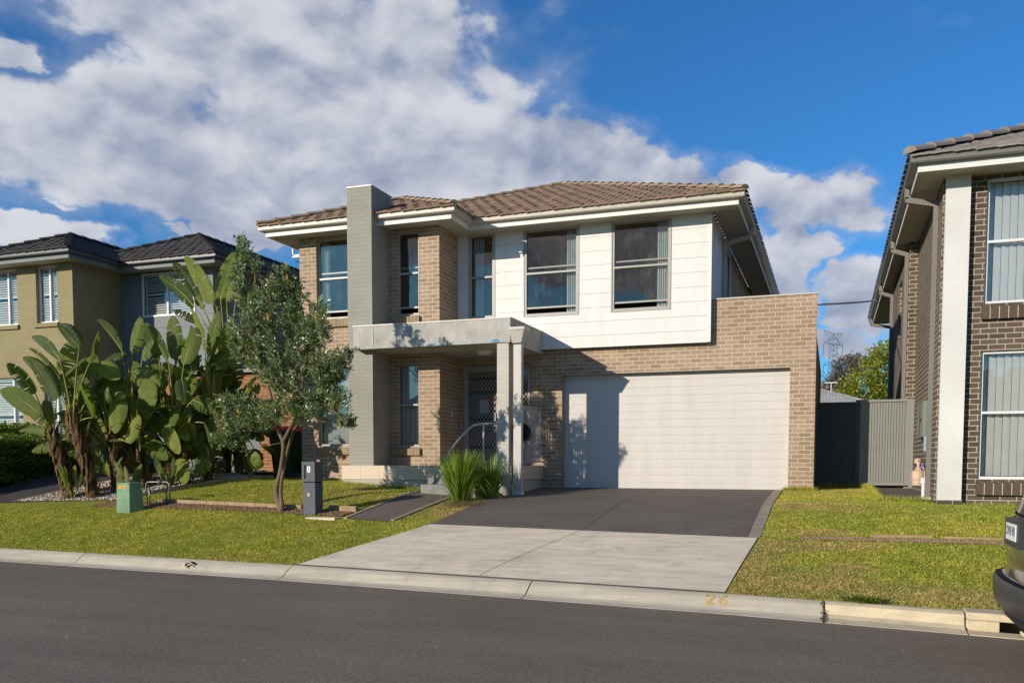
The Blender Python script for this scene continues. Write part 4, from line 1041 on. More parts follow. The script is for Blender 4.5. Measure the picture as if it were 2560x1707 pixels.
mb.build('ridge_capping', M['dtile'], rf); mb = MB(); ridge(mb, (b1, byy, lz+.02), (b1-P2, byy+P2, lz+.02+P2*T5)); ridge(mb, (b1-2*P2, byy, lz+.02), (b1-P2, byy+P2, lz+.02+P2*T5)); ridge(mb, (b1-P2, byy+P2, lz+.02+P2*T5), (b1-P2, 28, lz+.02+P2*T5))
mb.build('ridge_capping', M['dtile'], rf)
mb = MB(); mb.quad((a1-2*P1, ay, lz), (a1-P1, ay+P1, lz+P1*T5), (a1-P1, 24, lz+P1*T5), (a1-2*P1, 24, lz)); mb.quad((b1-2*P2, byy, lz), (b1-P2, byy+P2, lz+P2*T5), (b1-P2, 28, lz+P2*T5), (b1-2*P2, 28, lz)); mb.build('roof_slope', M['dtile'], rf)

# ================================================================== SIDE FENCE + GATE, CABLE
FYY = 20.2
def ribbed(name, xa, xb, za, zb, mat, parent, y=FYY):
    mb = MB(); n = int((xb-xa)/.052); w = (xb-xa)/n
    for i in range(n):
        x = xa+i*w; mb.quad((x, y, za), (x+w*.42, y, za), (x+w*.42, y, zb), (x, y, zb)); mb.quad((x+w*.42, y, za), (x+w*.5, y+.016, za), (x+w*.5, y+.016, zb), (x+w*.42, y, zb))
        mb.quad((x+w*.5, y+.016, za), (x+w*.92, y+.016, za), (x+w*.92, y+.016, zb), (x+w*.5, y+.016, zb)); mb.quad((x+w*.92, y+.016, za), (x+w, y, za), (x+w, y, zb), (x+w*.92, y+.016, zb))
    return mb.build(name, mat, parent)
FN = thing('side_fence', 'dark ribbed steel fence panel between the tan garage and the gate', 'fence', (.1, FYY, -.55))
ribbed('panel', -.30, .475, -.50, 1.27, M['fencedark'], FN)
mb = MB(); mb.box(-.33, FYY-.02, 1.25, .46, FYY+.04, 1.295); mb.box(-.33, FYY-.02, -.55, .46, FYY+.04, -.50); mb.build('rail', M['fencedark'], FN)
MB().box(.461, FYY-.03, -.6, .554, FYY+.04, 1.33).build('post', M['fencedark'], FN); MB().box(-.33, FYY-.022, -.499, -.302, FYY+.04, 1.249).build('post', M['fencedark'], FN)
GT = thing('side_gate', 'grey green ribbed steel gate, half in sunlight, beside the brown brick wall', 'gate', (1.1, FYY, -.5))
ribbed('panel', .70, 1.45, -.42, 1.28, M['fence'], GT)
mb = MB(); mb.box(.655, FYY-.025, -.47, .699, FYY+.035, 1.33); mb.box(1.451, FYY-.025, -.47, 1.51, FYY+.035, 1.33); mb.box(.70, FYY-.024, 1.281, 1.45, FYY+.034, 1.33); mb.box(.70, FYY-.024, -.47, 1.45, FYY+.034, -.421); mb.build('frame', M['fence'], GT)
MB().box(.60, FYY-.06, .70, .625, FYY-.03, .76).build('latch', M['galv'], GT)
MB().box(.556, FYY-.03, -.6, .654, FYY+.03, 1.335).build('post', M['fence'], GT); MB().box(1.512, FYY-.028, -.6, 1.595, FYY+.03, 1.33).build('post', M['fence'], GT)
mb = MB(); c = []
for i in range(17):
    t = i/16; c.append((-.34+(1.18+.34)*t, 19.1+(27.9-19.1)*t, 3.20+(4.70-3.20)*t - .02*math.sin(math.pi*t)))
mb.tube(c, .024, 6); tag(mb.build('service_cable', M['cable'], smooth=True), 'white cable strung from the tan garage wall up to the brown house gutter', 'cable')

# ================================================================== LETTERBOX, GREEN PILLAR, PIPES, BIN, EDGING
LB = thing('letterbox', 'charcoal stone pillar letterbox with white number 8 and a mail slot', 'letterbox', (-8.69, 13.6, -.98))
mb = MB(); mb.box(-8.855, 13.47, -.345, -8.585, 13.745, .012); tp = mb.build('letterbox_head', M['letterbox'], LB, bevel=.006)
mb = MB(); mb.box(-8.84, 13.48, -1.05, -8.59, 13.74, -.36); mb.build('letterbox_base', M['letterbox'], LB, bevel=.006)
MB().box(-8.83, 13.49, -.359, -8.60, 13.73, -.346).build('shadow_gap', M['dark'], LB)
MB().box(-8.80, 13.464, -.29, -8.773, 13.4695, -.045).build('mail_slot', M['dark'], tp)
text_mesh('8', .155, lambda x, y, z: (-8.705+x, 13.466-z, -.13+y), M['white'], 'house_number', tp, .004, 1, .004)
MB().lathe((-8.715, 13.478, -.575), [(.035, 0), (.035, -.012), (.0, -.014)], 18, 'Y').build('plug', M['brass'], LB)
GB_ = thing('utility_pillar', 'pale green fibreglass utility pillar with orange sticker at the lawn edge', 'utility box', (-12.5, 13.2, -1.0))
mb = MB(); A = [(-12.63,13.02),(-12.345,13.06),(-12.235,13.33),(-12.55,13.29)]; B_ = [(-12.635,13.05),(-12.365,13.085),(-12.29,13.31),(-12.56,13.28)]
mb.hexa([(x, y, -1.05) for x, y in A]+[(x, y, -.385+.012*(i > 1)) for i, (x, y) in enumerate(B_)]); mb.build('housing', M['boxgreen'], GB_, bevel=.01)
fn = lambda u, v: Vector((-12.63, 13.02, -.96)).lerp(Vector((-12.345, 13.06, -.96)), u)*(1-v)+Vector((-12.635, 13.05, -.385)).lerp(Vector((-12.365, 13.085, -.385)), u)*v+Vector((.0007, -.004, 0))
mb = MB(); mb.quad(fn(.17,.80), fn(.73,.80), fn(.73,.90), fn(.17,.90)); stk = mb.build('sticker', M['sticker'], GB_)
mb = MB()
for i in range(6): u = .34+i*.06; mb.quad(fn(u,.83)+Vector((0,-.001,0)), fn(u+.035,.83)+Vector((0,-.001,0)), fn(u+.035,.87)+Vector((0,-.001,0)), fn(u,.87)+Vector((0,-.001,0)))
mb.build('sticker_print', M['stickertext'], stk)
WM = thing('water_meter', 'galvanised water meter pipework standing beside the green utility pillar', 'water meter', (-12.45, 13.75, -.82))
mb = MB(); mb.tube([(-12.42,13.6,-.86),(-12.44,13.6,-.42),(-12.42,13.62,-.38),(-12.2,13.7,-.38),(-12.05,13.72,-.38),(-11.99,13.72,-.42),(-11.99,13.72,-.86)], .014, 10)
mb.tube([(-12.36,13.6,-.86),(-12.37,13.6,-.44)], .014, 8); mb.tube([(-12.04,13.7,-.8),(-12.05,13.7,-.55)], .016, 8); mb.build('pipe', M['galv'], WM, smooth=True)
mb = MB(); mb.lathe((-12.2, 13.70, -.42), [(.035, 0), (.05, .02), (.05, .07), (.03, .085)], 14); mb.build('valve', M['galv'], WM); mb = MB(); mb.lathe((-12.05, 13.72, -.34), [(.012, 0), (.012, .06), (.035, .065), (.035, .08)], 10); mb.build('valve', M['galv'], WM)
BN = thing('wheelie_bin', 'dark green wheelie bin with a bright red lid between the houses', 'bin', (-12.55, 18.35, -.28))
mb = MB(); mb.hexa([(-12.72,18.12,-.24),(-12.24,18.12,-.24),(-12.24,18.60,-.24),(-12.72,18.60,-.24),(-12.78,18.02,.72),(-12.18,18.02,.72),(-12.18,18.72,.72),(-12.78,18.72,.72)]); mb.build('body', M['bingreen'], BN, bevel=.03)
mb = MB(); mb.box(-12.81, 17.99, .70, -12.15, 18.75, .745); mb.build('rim', M['bingreen'], BN)
mb = MB(); mb.hexa([(-12.79,18.0,.746),(-12.17,18.0,.746),(-12.17,18.74,.746),(-12.79,18.74,.746),(-12.72,18.10,.86),(-12.24,18.10,.86),(-12.24,18.68,.90),(-12.72,18.68,.90)]); mb.build('lid', M['binlid'], BN, bevel=.015)
for x in (-12.7, -12.26): MB().lathe((x-.03, 18.66, -.18), [(.1, 0), (.1, .06)], 16, 'X').build('wheel', M['tyre'], BN)
tag(MB().box(-12.95, 17.12, -.62, -11.42, 17.30, -.235).build('retaining_sleeper', M['bluesleeper'], bevel=.01), 'dark slate blue sleeper edge in front of the red lidded bin', 'sleeper')
def edging(pts, h=.085, w=.075, label=''):
    mb = MB()
    for (x0, y0), (x1, y1) in zip(pts[:-1], pts[1:]):
        d = Vector((x1-x0, y1-y0)).normalized()*.004; n = Vector((-d.y, d.x)).normalized()*w
        x0 += d.x; y0 += d.y; x1 -= d.x; y1 -= d.y; za, zb = g(x0, y0), g(x1, y1)
        mb.hexa([(x0,y0,za-.1),(x1,y1,zb-.1),(x1+n.x,y1+n.y,zb-.1),(x0+n.x,y0+n.y,za-.1),(x0,y0,za+h),(x1,y1,zb+h),(x1+n.x,y1+n.y,zb+h),(x0+n.x,y0+n.y,za+h)])
    return tag(mb.build('timber_edging', M['timber'], bevel=.006), label, 'garden edging')
edging([(-12.35,13.80),(-11.2,13.80),(-10.1,13.80),(-9.1,13.82)], label='long pale timber edge between the front lawn and the mulch strip')
edging([(-8.56,13.86),(-8.0,13.88)], .10, .10, 'short timber block right behind the letterbox')
edging([(-13.25,13.95),(-12.75,14.7),(-12.3,15.6),(-11.95,17.05)], .06, .07, 'dark edge between pebble bed and lawn')
tag(MB().box(-8.60, 13.18, -1.12, -8.02, 13.42, -.955).build('concrete_footing', M['concrete']), 'flat concrete footing at the foot of the letterbox', 'footing')
for (p_, q_, hh, lab) in (((-.42,12.86),(.42,12.89),.012,'leftmost worn timber edge piece on the right lawn'),((.52,12.90),(1.30,12.93),.040,'raised timber edge piece in the middle of the right lawn strip'),((1.42,12.93),(2.25,12.91),.030,'timber edge piece on the right lawn nearest the parked car'),((2.4,12.9),(4.5,12.7),.03,'timber edge piece on the right lawn behind the parked car')):
    edging([p_, q_], hh, .05, lab)
struct(poly_sheet('mulch_bed', [(-13.7,13.40),(-8.05,13.50),(-8.02,13.84),(-13.5,13.80)], .012, M['mulch'], 20, 3), 'strip of brown mulch along the front lawn', 'stuff')
struct(poly_sheet('bare_soil', [(-.42,12.66),(5,12.45),(5,12.72),(-.42,12.86)], .012, conc('gravel_soil', rgb(150,124,102), .4, (1, 1, 1), rgb(110,88,68), 40, bmp=1), 20, 3), 'bare gravelly strip across the right lawn', 'stuff')
struct(poly_sheet('garden_soil', [(-16.0,13.62),(-13.3,13.86),(-12.0,17.1),(-13.6,19.0)], .018, M['mulch'], 10, 10), 'dark soil under the giant bird of paradise plants', 'stuff')
def poly_pts(poly, n):
    P = np.array(poly); lo, hi = P.min(0), P.max(0); out = np.zeros((0, 2))
    while len(out) < n:
        q = rng.uniform(lo, hi, (n*2, 2)); ins = np.zeros(len(q), bool); j = len(P)-1
        for i in range(len(P)):
            c = ((P[i, 1] > q[:, 1]) != (P[j, 1] > q[:, 1])) & (q[:, 0] < (P[j, 0]-P[i, 0])*(q[:, 1]-P[i, 1])/(P[j, 1]-P[i, 1]+1e-12)+P[i, 0]); ins ^= c; j = i
        out = np.vstack([out, q[ins]])
    return out[:n]
def inside(poly, q):
    P = np.array(poly); ins = np.zeros(len(q), bool); j = len(P)-1
    for i in range(len(P)):
        c = ((P[i, 1] > q[:, 1]) != (P[j, 1] > q[:, 1])) & (q[:, 0] < (P[j, 0]-P[i, 0])*(q[:, 1]-P[i, 1])/(P[j, 1]-P[i, 1]+1e-12)+P[i, 0]); ins ^= c; j = i
    return ins
gv = np.vectorize(g)
def stones(name, poly, n, s0, s1, mat, off=.01):
    q = poly_pts(poly, n); z = gv(q[:, 0], q[:, 1])+off; s = rng.uniform(s0, s1, n)
    oct_ = np.array([(1,0,0),(0,1,0),(-1,0,0),(0,-1,0),(0,0,1),(0,0,-1)], float); F8 = np.array([(0,1,4),(1,2,4),(2,3,4),(3,0,4),(1,0,5),(2,1,5),(3,2,5),(0,3,5)])
    sc = s[:, None]*rng.uniform(.6, 1.3, (n, 3)); sc[:, 2] *= .6
    an = rng.uniform(0, 6.28, n); ca, sa = np.cos(an), np.sin(an)
    V = oct_[None]*sc[:, None]; X = V[..., 0]*ca[:, None]-V[..., 1]*sa[:, None]; Y_ = V[..., 0]*sa[:, None]+V[..., 1]*ca[:, None]
    V = np.stack([X+q[:, 0:1], Y_+q[:, 1:2], V[..., 2]+z[:, None]+sc[:, 2:3]*.3], -1).reshape(-1, 3)
    Fc = (F8[None]+(np.arange(n)*6)[:, None, None]).reshape(-1, 3)
    return npmesh(name, V, Fc, mat)
struct(stones('white_pebbles', [(-15.9,13.62),(-13.5,13.84),(-12.85,14.7),(-12.1,17.0),(-13.5,18.9)], 4200, .012, .030, M['pebble'], .018), 'white pebbles over the left garden bed', 'stuff')
struct(stones('mulch_chips', [(-13.7,13.40),(-8.05,13.48),(-8.02,13.82),(-13.5,13.80)], 5000, .008, .024, M['mulch'], .012), 'brown bark chips along the mulch strip', 'stuff')
struct(stones('gravel', [(-.42,12.67),(5,12.46),(5,12.71),(-.42,12.85)], 2500, .006, .018, plain('gravel_stone', rgb(170,140,116), .9, .1, .3, 30), .01), 'small gravel on the bare strip', 'stuff')
PL={
 'P1':((-14.76,13.98,-0.74),(-15.31,14.10,0.49)), # (-14.78,14.00,-0.74)
 'P2':((-14.18,14.02,-0.74),(-14.83,14.15,0.84)), # (-14.21,14.05,-0.74)
 'P3':((-13.60,14.84,-0.55),(-14.08,15.00,0.50)), # (-13.65,14.90,-0.55)
 'P4':((-13.13,15.00,-0.52),(-13.06,15.20,1.18)), # (-13.22,15.10,-0.52)
 'P5':((-12.82,15.24,-0.47),(-13.76,15.40,1.21)), # (-12.87,15.30,-0.47)
 'P6':((-12.64,15.58,-0.41),(-12.71,15.90,1.58)), # (-12.82,15.80,-0.42)
 'P7':((-14.24,18.16,-0.25),(-13.52,17.30,3.56)), # (-13.49,17.20,-0.23)
 'P8':((-13.31,17.62,-0.27),(-13.32,17.40,0.74)), # (-13.07,17.30,-0.27)
 'P9':((-13.95,14.40,-0.65),(-14.19,14.60,0.50)), # (-14.05,14.50,-0.66)
}
LV=[
 ('P1',(-15.44,13.82,1.40),(-15.72,13.42,2.00),0.28),
 ('P1',(-14.99,13.93,1.27),(-15.31,13.58,2.11),0.41),
 ('P1',(-15.20,13.70,0.98),(-16.15,13.60,1.48),0.37),
 ('P1',(-15.29,14.29,0.50),(-16.83,14.59,0.68),0.19),
 ('P1',(-15.56,14.19,1.30),(-15.15,13.91,0.71),0.19),
 ('P2',(-14.98,14.08,1.72),(-15.61,13.85,2.33),0.41),
 ('P2',(-14.23,13.82,2.31),(-14.37,13.43,2.70),0.35),
 ('P2',(-14.81,13.85,2.12),(-16.01,14.28,2.65),0.19),
 ('P2',(-15.26,14.28,1.90),(-15.09,14.59,2.62),0.42),
 ('P2',(-15.08,14.26,1.74),(-14.21,13.95,2.08),0.38),
 ('P2',(-14.06,13.92,2.01),(-13.95,14.04,2.63),0.28),
 ('P2',(-14.49,14.21,1.68),(-15.25,14.57,1.22),0.35),
 ('P2',(-15.55,14.32,1.79),(-15.84,13.90,2.17),0.23),
 ('P9',(-14.62,14.57,1.65),(-14.40,14.75,0.82),0.48),
 ('P9',(-13.98,14.50,1.44),(-13.70,14.18,0.57),0.48),
 ('P9',(-14.63,14.48,1.04),(-14.48,14.07,0.36),0.26),
 ('P9',(-14.58,14.80,0.99),(-14.26,15.17,1.23),0.29),
 ('P9',(-15.16,14.53,1.67),(-14.48,14.33,0.97),0.49),
 ('P9',(-14.38,14.79,0.18),(-14.24,14.86,0.37),0.20),
 ('P9',(-14.54,14.77,-0.21),(-15.26,15.12,-0.02),0.29),
 ('P9',(-14.20,14.51,-0.27),(-13.79,14.42,0.11),0.29),
 ('P3',(-14.24,14.97,2.36),(-14.85,14.90,3.05),0.26),
 ('P3',(-13.69,14.66,2.26),(-13.25,14.47,2.95),0.35),
 ('P3',(-14.26,15.12,2.34),(-14.44,14.66,2.10),0.26),
 ('P3',(-13.51,14.58,1.12),(-13.61,14.71,0.21),0.43),
 ('P3',(-13.80,14.75,1.90),(-13.08,14.78,1.56),0.42),
 ('P3',(-14.17,14.88,1.86),(-14.68,14.72,1.64),0.32),
 ('P3',(-13.97,15.25,2.25),(-13.24,14.94,2.53),0.36),
 ('P3',(-13.65,14.84,1.62),(-13.00,14.54,1.17),0.39),
 ('P5',(-13.76,15.39,1.20),(-12.70,15.17,0.43),0.38),
 ('P5',(-13.72,15.20,1.97),(-14.46,15.45,1.59),0.36),
 ('P5',(-13.45,15.17,2.19),(-13.89,15.23,2.96),0.36),
 ('P5',(-14.00,15.58,1.69),(-14.12,15.18,2.05),0.30),
 ('P5',(-13.25,14.99,0.72),(-12.56,14.72,0.17),0.35),
 ('P5',(-14.05,15.49,1.12),(-14.05,15.60,0.52),0.37),
 ('P5',(-13.22,15.12,0.18),(-12.96,14.95,-0.34),0.29),
 ('P4',(-12.95,14.87,2.07),(-13.49,14.83,2.84),0.38),
 ('P4',(-12.48,14.78,1.98),(-12.32,14.98,2.77),0.41),
 ('P4',(-13.19,15.38,2.20),(-13.67,15.83,3.20),0.33),
 ('P4',(-12.74,15.26,1.79),(-12.91,15.72,2.29),0.35),
 ('P4',(-12.52,14.76,1.70),(-12.28,14.55,1.15),0.28),
 ('P4',(-12.85,15.43,1.22),(-12.90,15.70,0.58),0.39),
 ('P4',(-13.10,15.04,1.78),(-13.91,15.48,1.35),0.32),
 ('P7',(-14.25,17.28,3.67),(-15.57,17.60,4.52),0.33),
 ('P7',(-13.97,17.06,3.86),(-14.39,16.75,4.60),0.27),
 ('P7',(-13.65,17.16,3.68),(-14.10,16.80,4.73),0.41),
 ('P7',(-13.37,17.12,3.76),(-13.32,17.58,4.94),0.41),
 ('P7',(-13.18,17.08,3.75),(-12.34,16.59,4.08),0.33),
 ('P7',(-12.73,16.88,3.89),(-11.88,16.55,3.24),0.35),
 ('P7',(-14.08,17.40,3.61),(-14.22,17.26,3.98),0.25),
 ('P7',(-13.94,17.05,3.26),(-14.38,16.65,3.50),0.21),
 ('P7',(-13.88,17.54,3.90),(-13.43,17.46,3.58),0.29),
 ('P6',(-12.53,15.60,2.26),(-11.85,15.15,3.09),0.31),
 ('P6',(-12.52,15.49,2.34),(-12.60,15.16,3.19),0.23),
 ('P6',(-13.33,15.92,2.16),(-12.93,15.57,2.92),0.37),
 ('P6',(-12.48,15.48,2.12),(-11.95,15.47,2.86),0.29),
 ('P6',(-12.40,15.62,1.94),(-12.38,16.12,2.31),0.29),
 ('P6',(-12.73,15.54,1.78),(-13.05,15.56,1.23),0.29),
 ('P6',(-12.90,15.99,1.66),(-12.97,15.90,1.02),0.30),
 ('P6',(-12.60,16.14,2.19),(-12.48,16.12,1.59),0.37),
 ('P6',(-12.83,15.62,2.15),(-13.27,15.53,2.61),0.33),
 ('P6',(-12.30,15.48,1.05),(-11.86,15.40,0.53),0.36),
 ('P8',(-13.19,17.12,0.80),(-12.63,17.51,0.67),0.29),
 ('P8',(-13.25,17.53,0.56),(-12.38,17.53,0.81),0.25),
 ('P8',(-13.08,16.97,0.55),(-13.30,16.73,1.07),0.28),
 ('P8',(-12.77,17.12,0.20),(-12.06,16.83,0.05),0.25),
 ('P8',(-13.11,17.11,0.20),(-13.65,17.48,0.57),0.29),
]
BR=[
 [ (-9.34,13.58,-0.92),(-9.60,13.77,-0.55),(-9.59,13.91,-0.14),(-9.47,13.83,0.32),(-9.58,13.83,0.59),(-9.52,13.70,0.79) ],
 [ (-9.34,13.57,-0.81),(-9.51,13.78,-0.48),(-9.52,13.94,0.00),(-9.20,13.70,0.48),(-9.10,13.78,0.72),(-8.91,13.73,0.92),(-8.74,13.77,1.22),(-8.64,13.82,1.69),(-8.55,13.53,2.19),(-8.88,13.98,2.87) ],
 [ (-9.52,13.68,0.79),(-9.69,13.76,1.25),(-9.88,13.81,1.67),(-9.82,13.46,2.24),(-10.11,13.65,2.96),(-10.28,13.79,3.61),(-10.19,13.59,4.10) ],
 [ (-9.41,13.55,0.78),(-9.32,13.49,1.35),(-9.20,13.53,1.92),(-9.28,13.85,2.67),(-9.17,13.75,3.15),(-9.16,13.58,3.45) ],
 [ (-9.50,13.68,0.86),(-9.62,13.81,1.52),(-9.56,13.69,2.19),(-9.42,13.42,2.71),(-9.54,13.60,3.15) ],
 [ (-8.86,13.65,0.92),(-8.59,13.78,1.02),(-8.12,13.51,0.83),(-7.98,13.72,0.70) ],
 [ (-8.64,13.55,1.14),(-8.53,13.88,1.43),(-8.08,13.59,1.65),(-7.96,13.77,1.96) ],
 [ (-9.32,13.61,0.38),(-9.02,13.59,0.88),(-8.86,13.54,1.34),(-8.83,13.63,2.08),(-9.04,13.73,2.91) ],
 [ (-9.47,13.64,0.69),(-10.10,13.86,0.64),(-10.45,13.75,0.39),(-10.62,13.49,0.49) ],
 [ (-9.62,13.72,1.14),(-10.12,13.78,1.15),(-10.58,13.77,1.06),(-10.67,13.41,1.25) ],
 [ (-9.73,13.65,1.58),(-10.12,13.64,1.93),(-10.59,13.84,2.46) ],
 [ (-9.85,13.55,2.12),(-9.89,13.63,2.94),(-9.97,13.76,3.65) ],
 [ (-8.82,13.65,0.95),(-8.57,13.44,0.87),(-8.40,13.65,0.74) ],
]
EL=[
 ((-10.23,13.65,3.20),0.17,0.37),
 ((-10.17,13.65,3.88),0.12,0.29),
 ((-9.30,13.65,3.28),0.26,0.31),
 ((-9.58,13.65,2.76),0.51,0.61),
 ((-10.12,13.65,2.28),0.39,0.51),
 ((-9.03,13.65,2.83),0.20,0.44),
 ((-8.68,13.65,2.34),0.31,0.44),
 ((-9.32,13.65,1.90),0.68,0.61),
 ((-8.46,13.65,1.67),0.44,0.37),
 ((-8.12,13.65,1.86),0.19,0.20),
 ((-8.02,13.65,0.77),0.17,0.12),
 ((-10.36,13.65,1.08),0.44,0.29),
 ((-9.95,13.65,0.90),0.51,0.27),
 ((-9.14,13.65,1.06),0.51,0.31),
 ((-10.50,13.65,0.46),0.34,0.26),
 ((-8.66,13.65,1.05),0.31,0.24),
 ((-8.52,13.65,2.76),0.17,0.17),
 ((-8.31,13.65,1.20),0.31,0.20),
 ((-9.87,13.65,3.62),0.08,0.14),
 ((-8.14,13.05,2.38),0.11,0.30),
]
PL['P7'] = ((-13.55,17.45,-.25), (-13.30,17.3,1.65))
PL['P4'] = ((-13.13,15.00,-.52), (-13.06,15.20,.75)); PL['P3'] = ((-13.60,14.84,-.55), (-14.0,15.0,.45)); PL['P5'] = ((-12.82,15.24,-.47), (-13.45,15.40,.70)); PL['P6'] = ((-12.60,15.6,-.41), (-12.72,15.85,.95))
# ================================================================== GIANT BIRD OF PARADISE
def bez(p, c, q, t): return p*(1-t)**2+c*2*t*(1-t)+q*t*t
def leaf_geo(p0, p1, Wd, store, tears=None, flat=None, droop=.12):
    V, Fc, UV, TN_ = store
    p0, p1 = Vector(p0), Vector(p1); L = (p1-p0).length; ax = (p1-p0).normalized()
    c = (p0+p1)/2+Vector((0, 0, 1))*droop*L
    want = flat if flat is not None else Vector((random.gauss(-.25, .45), random.gauss(-.85, .3), random.gauss(.35, .35)))
    s0 = ax.cross(want); s0 = s0.normalized() if s0.length > .05 else ax.orthogonal().normalized()
    nn = s0.cross(ax).normalized(); tone = random.random(); n = 22; twist = random.uniform(-.25, .25)
    fold = R(random.uniform(8, 24)); roll_ = random.uniform(-.1, .2)
    k = random.choice([0, 1, 1, 2, 3, 5]) if tears is None else tears
    for sd in (-1, 1):
        cuts = sorted([0]+[random.randint(3, n-2) for _ in range(k)]+[n]); cuts = sorted(set(cuts))
        for a, b in zip(cuts[:-1], cuts[1:]):
            base = len(V); sag = random.uniform(-.05, .22) if len(cuts) > 2 else random.uniform(-.02, .06)
            gap = .006 if len(cuts) > 2 else 0
            for i in range(a, b+1):
                t = i/n; p = bez(p0, c, p1, t)
                w = Wd/2*(max(0, math.sin(math.pi*min(1, t*.93+.07)**.82))**.62)
                sv = (s0*math.cos(twist*t)+nn*math.sin(twist*t)); nv_ = (nn*math.cos(twist*t)-s0*math.sin(twist*t))
                for v in (0, .35, .7, 1.0):
                    f2 = fold-(v*v)*(.35+roll_+sag)
                    sh = 0
                    if gap and v > .05: sh = gap*v*(1 if i == a else (-1 if i == b else 0))*3
                    q = p+sv*(sd*v*w*math.cos(f2))+nv_*(v*w*math.sin(f2)+.004*math.sin(i*2.1)*v)+ax*(sh+v*w*.18)
                    V.append(tuple(q)); UV.append((t*L*4, sd*v)); TN_.append(tone)
            m = b-a
            for i in range(m):
                for j in range(3):
                    e = base+i*4+j
                    Fc.append((e, e+1, e+5, e+4) if sd > 0 else (e, e+4, e+5, e+1))
descr = {'P1':'leftmost bird of paradise plant leaning left with a torn low leaf','P2':'broad bird of paradise plant left of the green utility pillar with large paddles on top',
 'P9':'low bird of paradise plant just right of the leaning pair, bright translucent leaf','P3':'bird of paradise plant in the middle of the bed with two upright lit paddles','P4':'bird of paradise plant whose leaves stand in front of the grey clad wall',
 'P5':'bird of paradise plant with drooping leaves nearest the inner lawn','P6':'dense bird of paradise plant below the tallest one','P7':'tallest bird of paradise plant reaching the dark roof eave','P8':'short bird of paradise plant beside the banksia trunk near the bin'}
random.seed(21)
for nm, (b, nd) in PL.items():
    b, nd = Vector(b), Vector(nd); b.z = g(b.x, b.y)-.03
    T = thing('bird_of_paradise_plant', descr[nm], 'plant', tuple(b), 'bird of paradise plants in the garden bed')
    h = (nd-b).length; mid = (b+nd)/2+Vector((random.uniform(-.06, .06), 0, 0)); rb = .11 if nm in ('P1', 'P2') else .075
    mb = MB(); pts = [bez(b, mid, nd, i/12) for i in range(13)]
    mb.tube(pts, [rb*(1.15-.45*i/12)+.012*math.sin(i*2.4) for i in range(13)], 12)
    for i in range(int(h*60)):      # overlapping dry leaf sheaths, fanned in one plane and flaring upward
        t = random.random()*.97; p = bez(b, mid, nd, t); an = random.choice([0, math.pi])+random.gauss(0, .9); rr = rb*(1.15-.4*t)
        d = Vector((math.cos(an), math.sin(an), 0)); l_ = random.uniform(.22, .55); sv = Vector((-d.y, d.x, 0))*random.uniform(.018, .05)
        q0 = p+d*rr*.75; q1 = q0+d*random.uniform(.015, .05)+Vector((0, 0, l_*.6)); q2 = q1+d*random.uniform(-.01, .10)+Vector((random.uniform(-.03, .03), 0, l_*.4)); mdl = q0+(q1-q0)*.5+d*.02
        mb.quad(q0-sv, q0+d*.012, mdl+d*.012, mdl-sv); mb.quad(q0+d*.012, q0+sv, mdl+sv, mdl+d*.012); mb.quad(mdl-sv, mdl+d*.012, q1, q1-sv*.7); mb.quad(mdl+d*.012, mdl+sv, q1+sv*.7, q1); mb.quad(q1-sv*.7, q1+sv*.7, q2+sv*.15, q2-sv*.15)
    mb.build('trunk', M['fibre'], T)
    lv = [l for l in LV if l[0] == nm]; store = ([], [], [], []); st = MB()
    extra = []
    nex = {'P1': 3, 'P2': 8, 'P9': 9, 'P3': 12, 'P4': 13, 'P5': 12, 'P6': 15, 'P7': 6, 'P8': 10}[nm]
    for i in range(nex):
        r_ = random.choice(lv); o = Vector((random.uniform(-.45, .45), random.uniform(.0, .7), random.uniform(-.95, .05)))
        p0 = Vector(r_[1])*.6+(nd+Vector((0, 0, .7)))*.4+o; d = Vector((random.uniform(-.8, .8), random.uniform(-.2, .5), random.uniform(-.5, .75))).normalized()
        extra.append((nm, tuple(p0), tuple(p0+d*random.uniform(.55, .8)), random.uniform(.24, .36)))
    if nm in ('P2', 'P3', 'P4', 'P5', 'P6', 'P8', 'P9'):
        for i in range(14):
            x = nd.x+random.gauss(.05, .45); y = min(17.3, max(14.2, nd.y+random.uniform(-.25, .7))); x = min(x, -11.9-.0*y)
            zt_ = {'P2': 1.7, 'P9': 1.3, 'P3': 2.0, 'P5': 1.9, 'P4': 2.2, 'P6': 2.4, 'P8': 1.0}[nm]; z = random.uniform(-.1, zt_); u_ = (z+.1)/(zt_+.1)
            d = Vector((random.gauss(0, .5), random.gauss(-.1, .35), random.uniform(-.7, .5)+u_*.7)).normalized()
            extra.append((nm, (x, y, z), (x+d.x*.7, y+d.y*.7, max(g(x, y)+.1, z+d.z*.7)), random.uniform(.26, .40)))
    for (_, p0, p1, wd) in lv+extra:
        p0v, p1v = Vector(p0), Vector(p1)
        leaf_geo(p0, p1, wd*1.2, store, tears=None if nm != 'P7' else random.choice([2, 4, 7]))
        s = nd-Vector((0, 0, min(.25, h*.3)))+Vector((random.uniform(-.05, .05), random.uniform(-.05, .05), 0)); ln = (p0v-s).length
        out = (p0v-s); c = s+Vector((out.x*.25, out.y*.25, ln*.55)) if p0v.z > s.z else s+Vector((out.x*.6, out.y*.6, ln*.5))
        pts = [bez(s, c, p0v, i/9) for i in range(10)]; ax = (p1v-p0v)
        cc_ = (p0v+p1v)/2+Vector((0, 0, 1))*.12*ax.length
        pts += [bez(p0v, cc_, p1v, t)-Vector((0, -.004, .004)) for t in (.2, .5, .8)]
        st.tube(pts, [.024-.0015*i for i in range(10)]+[.009, .006, .003], 6)
    V, Fc, UV, TN_ = store
    ds = ([], [], [], [])
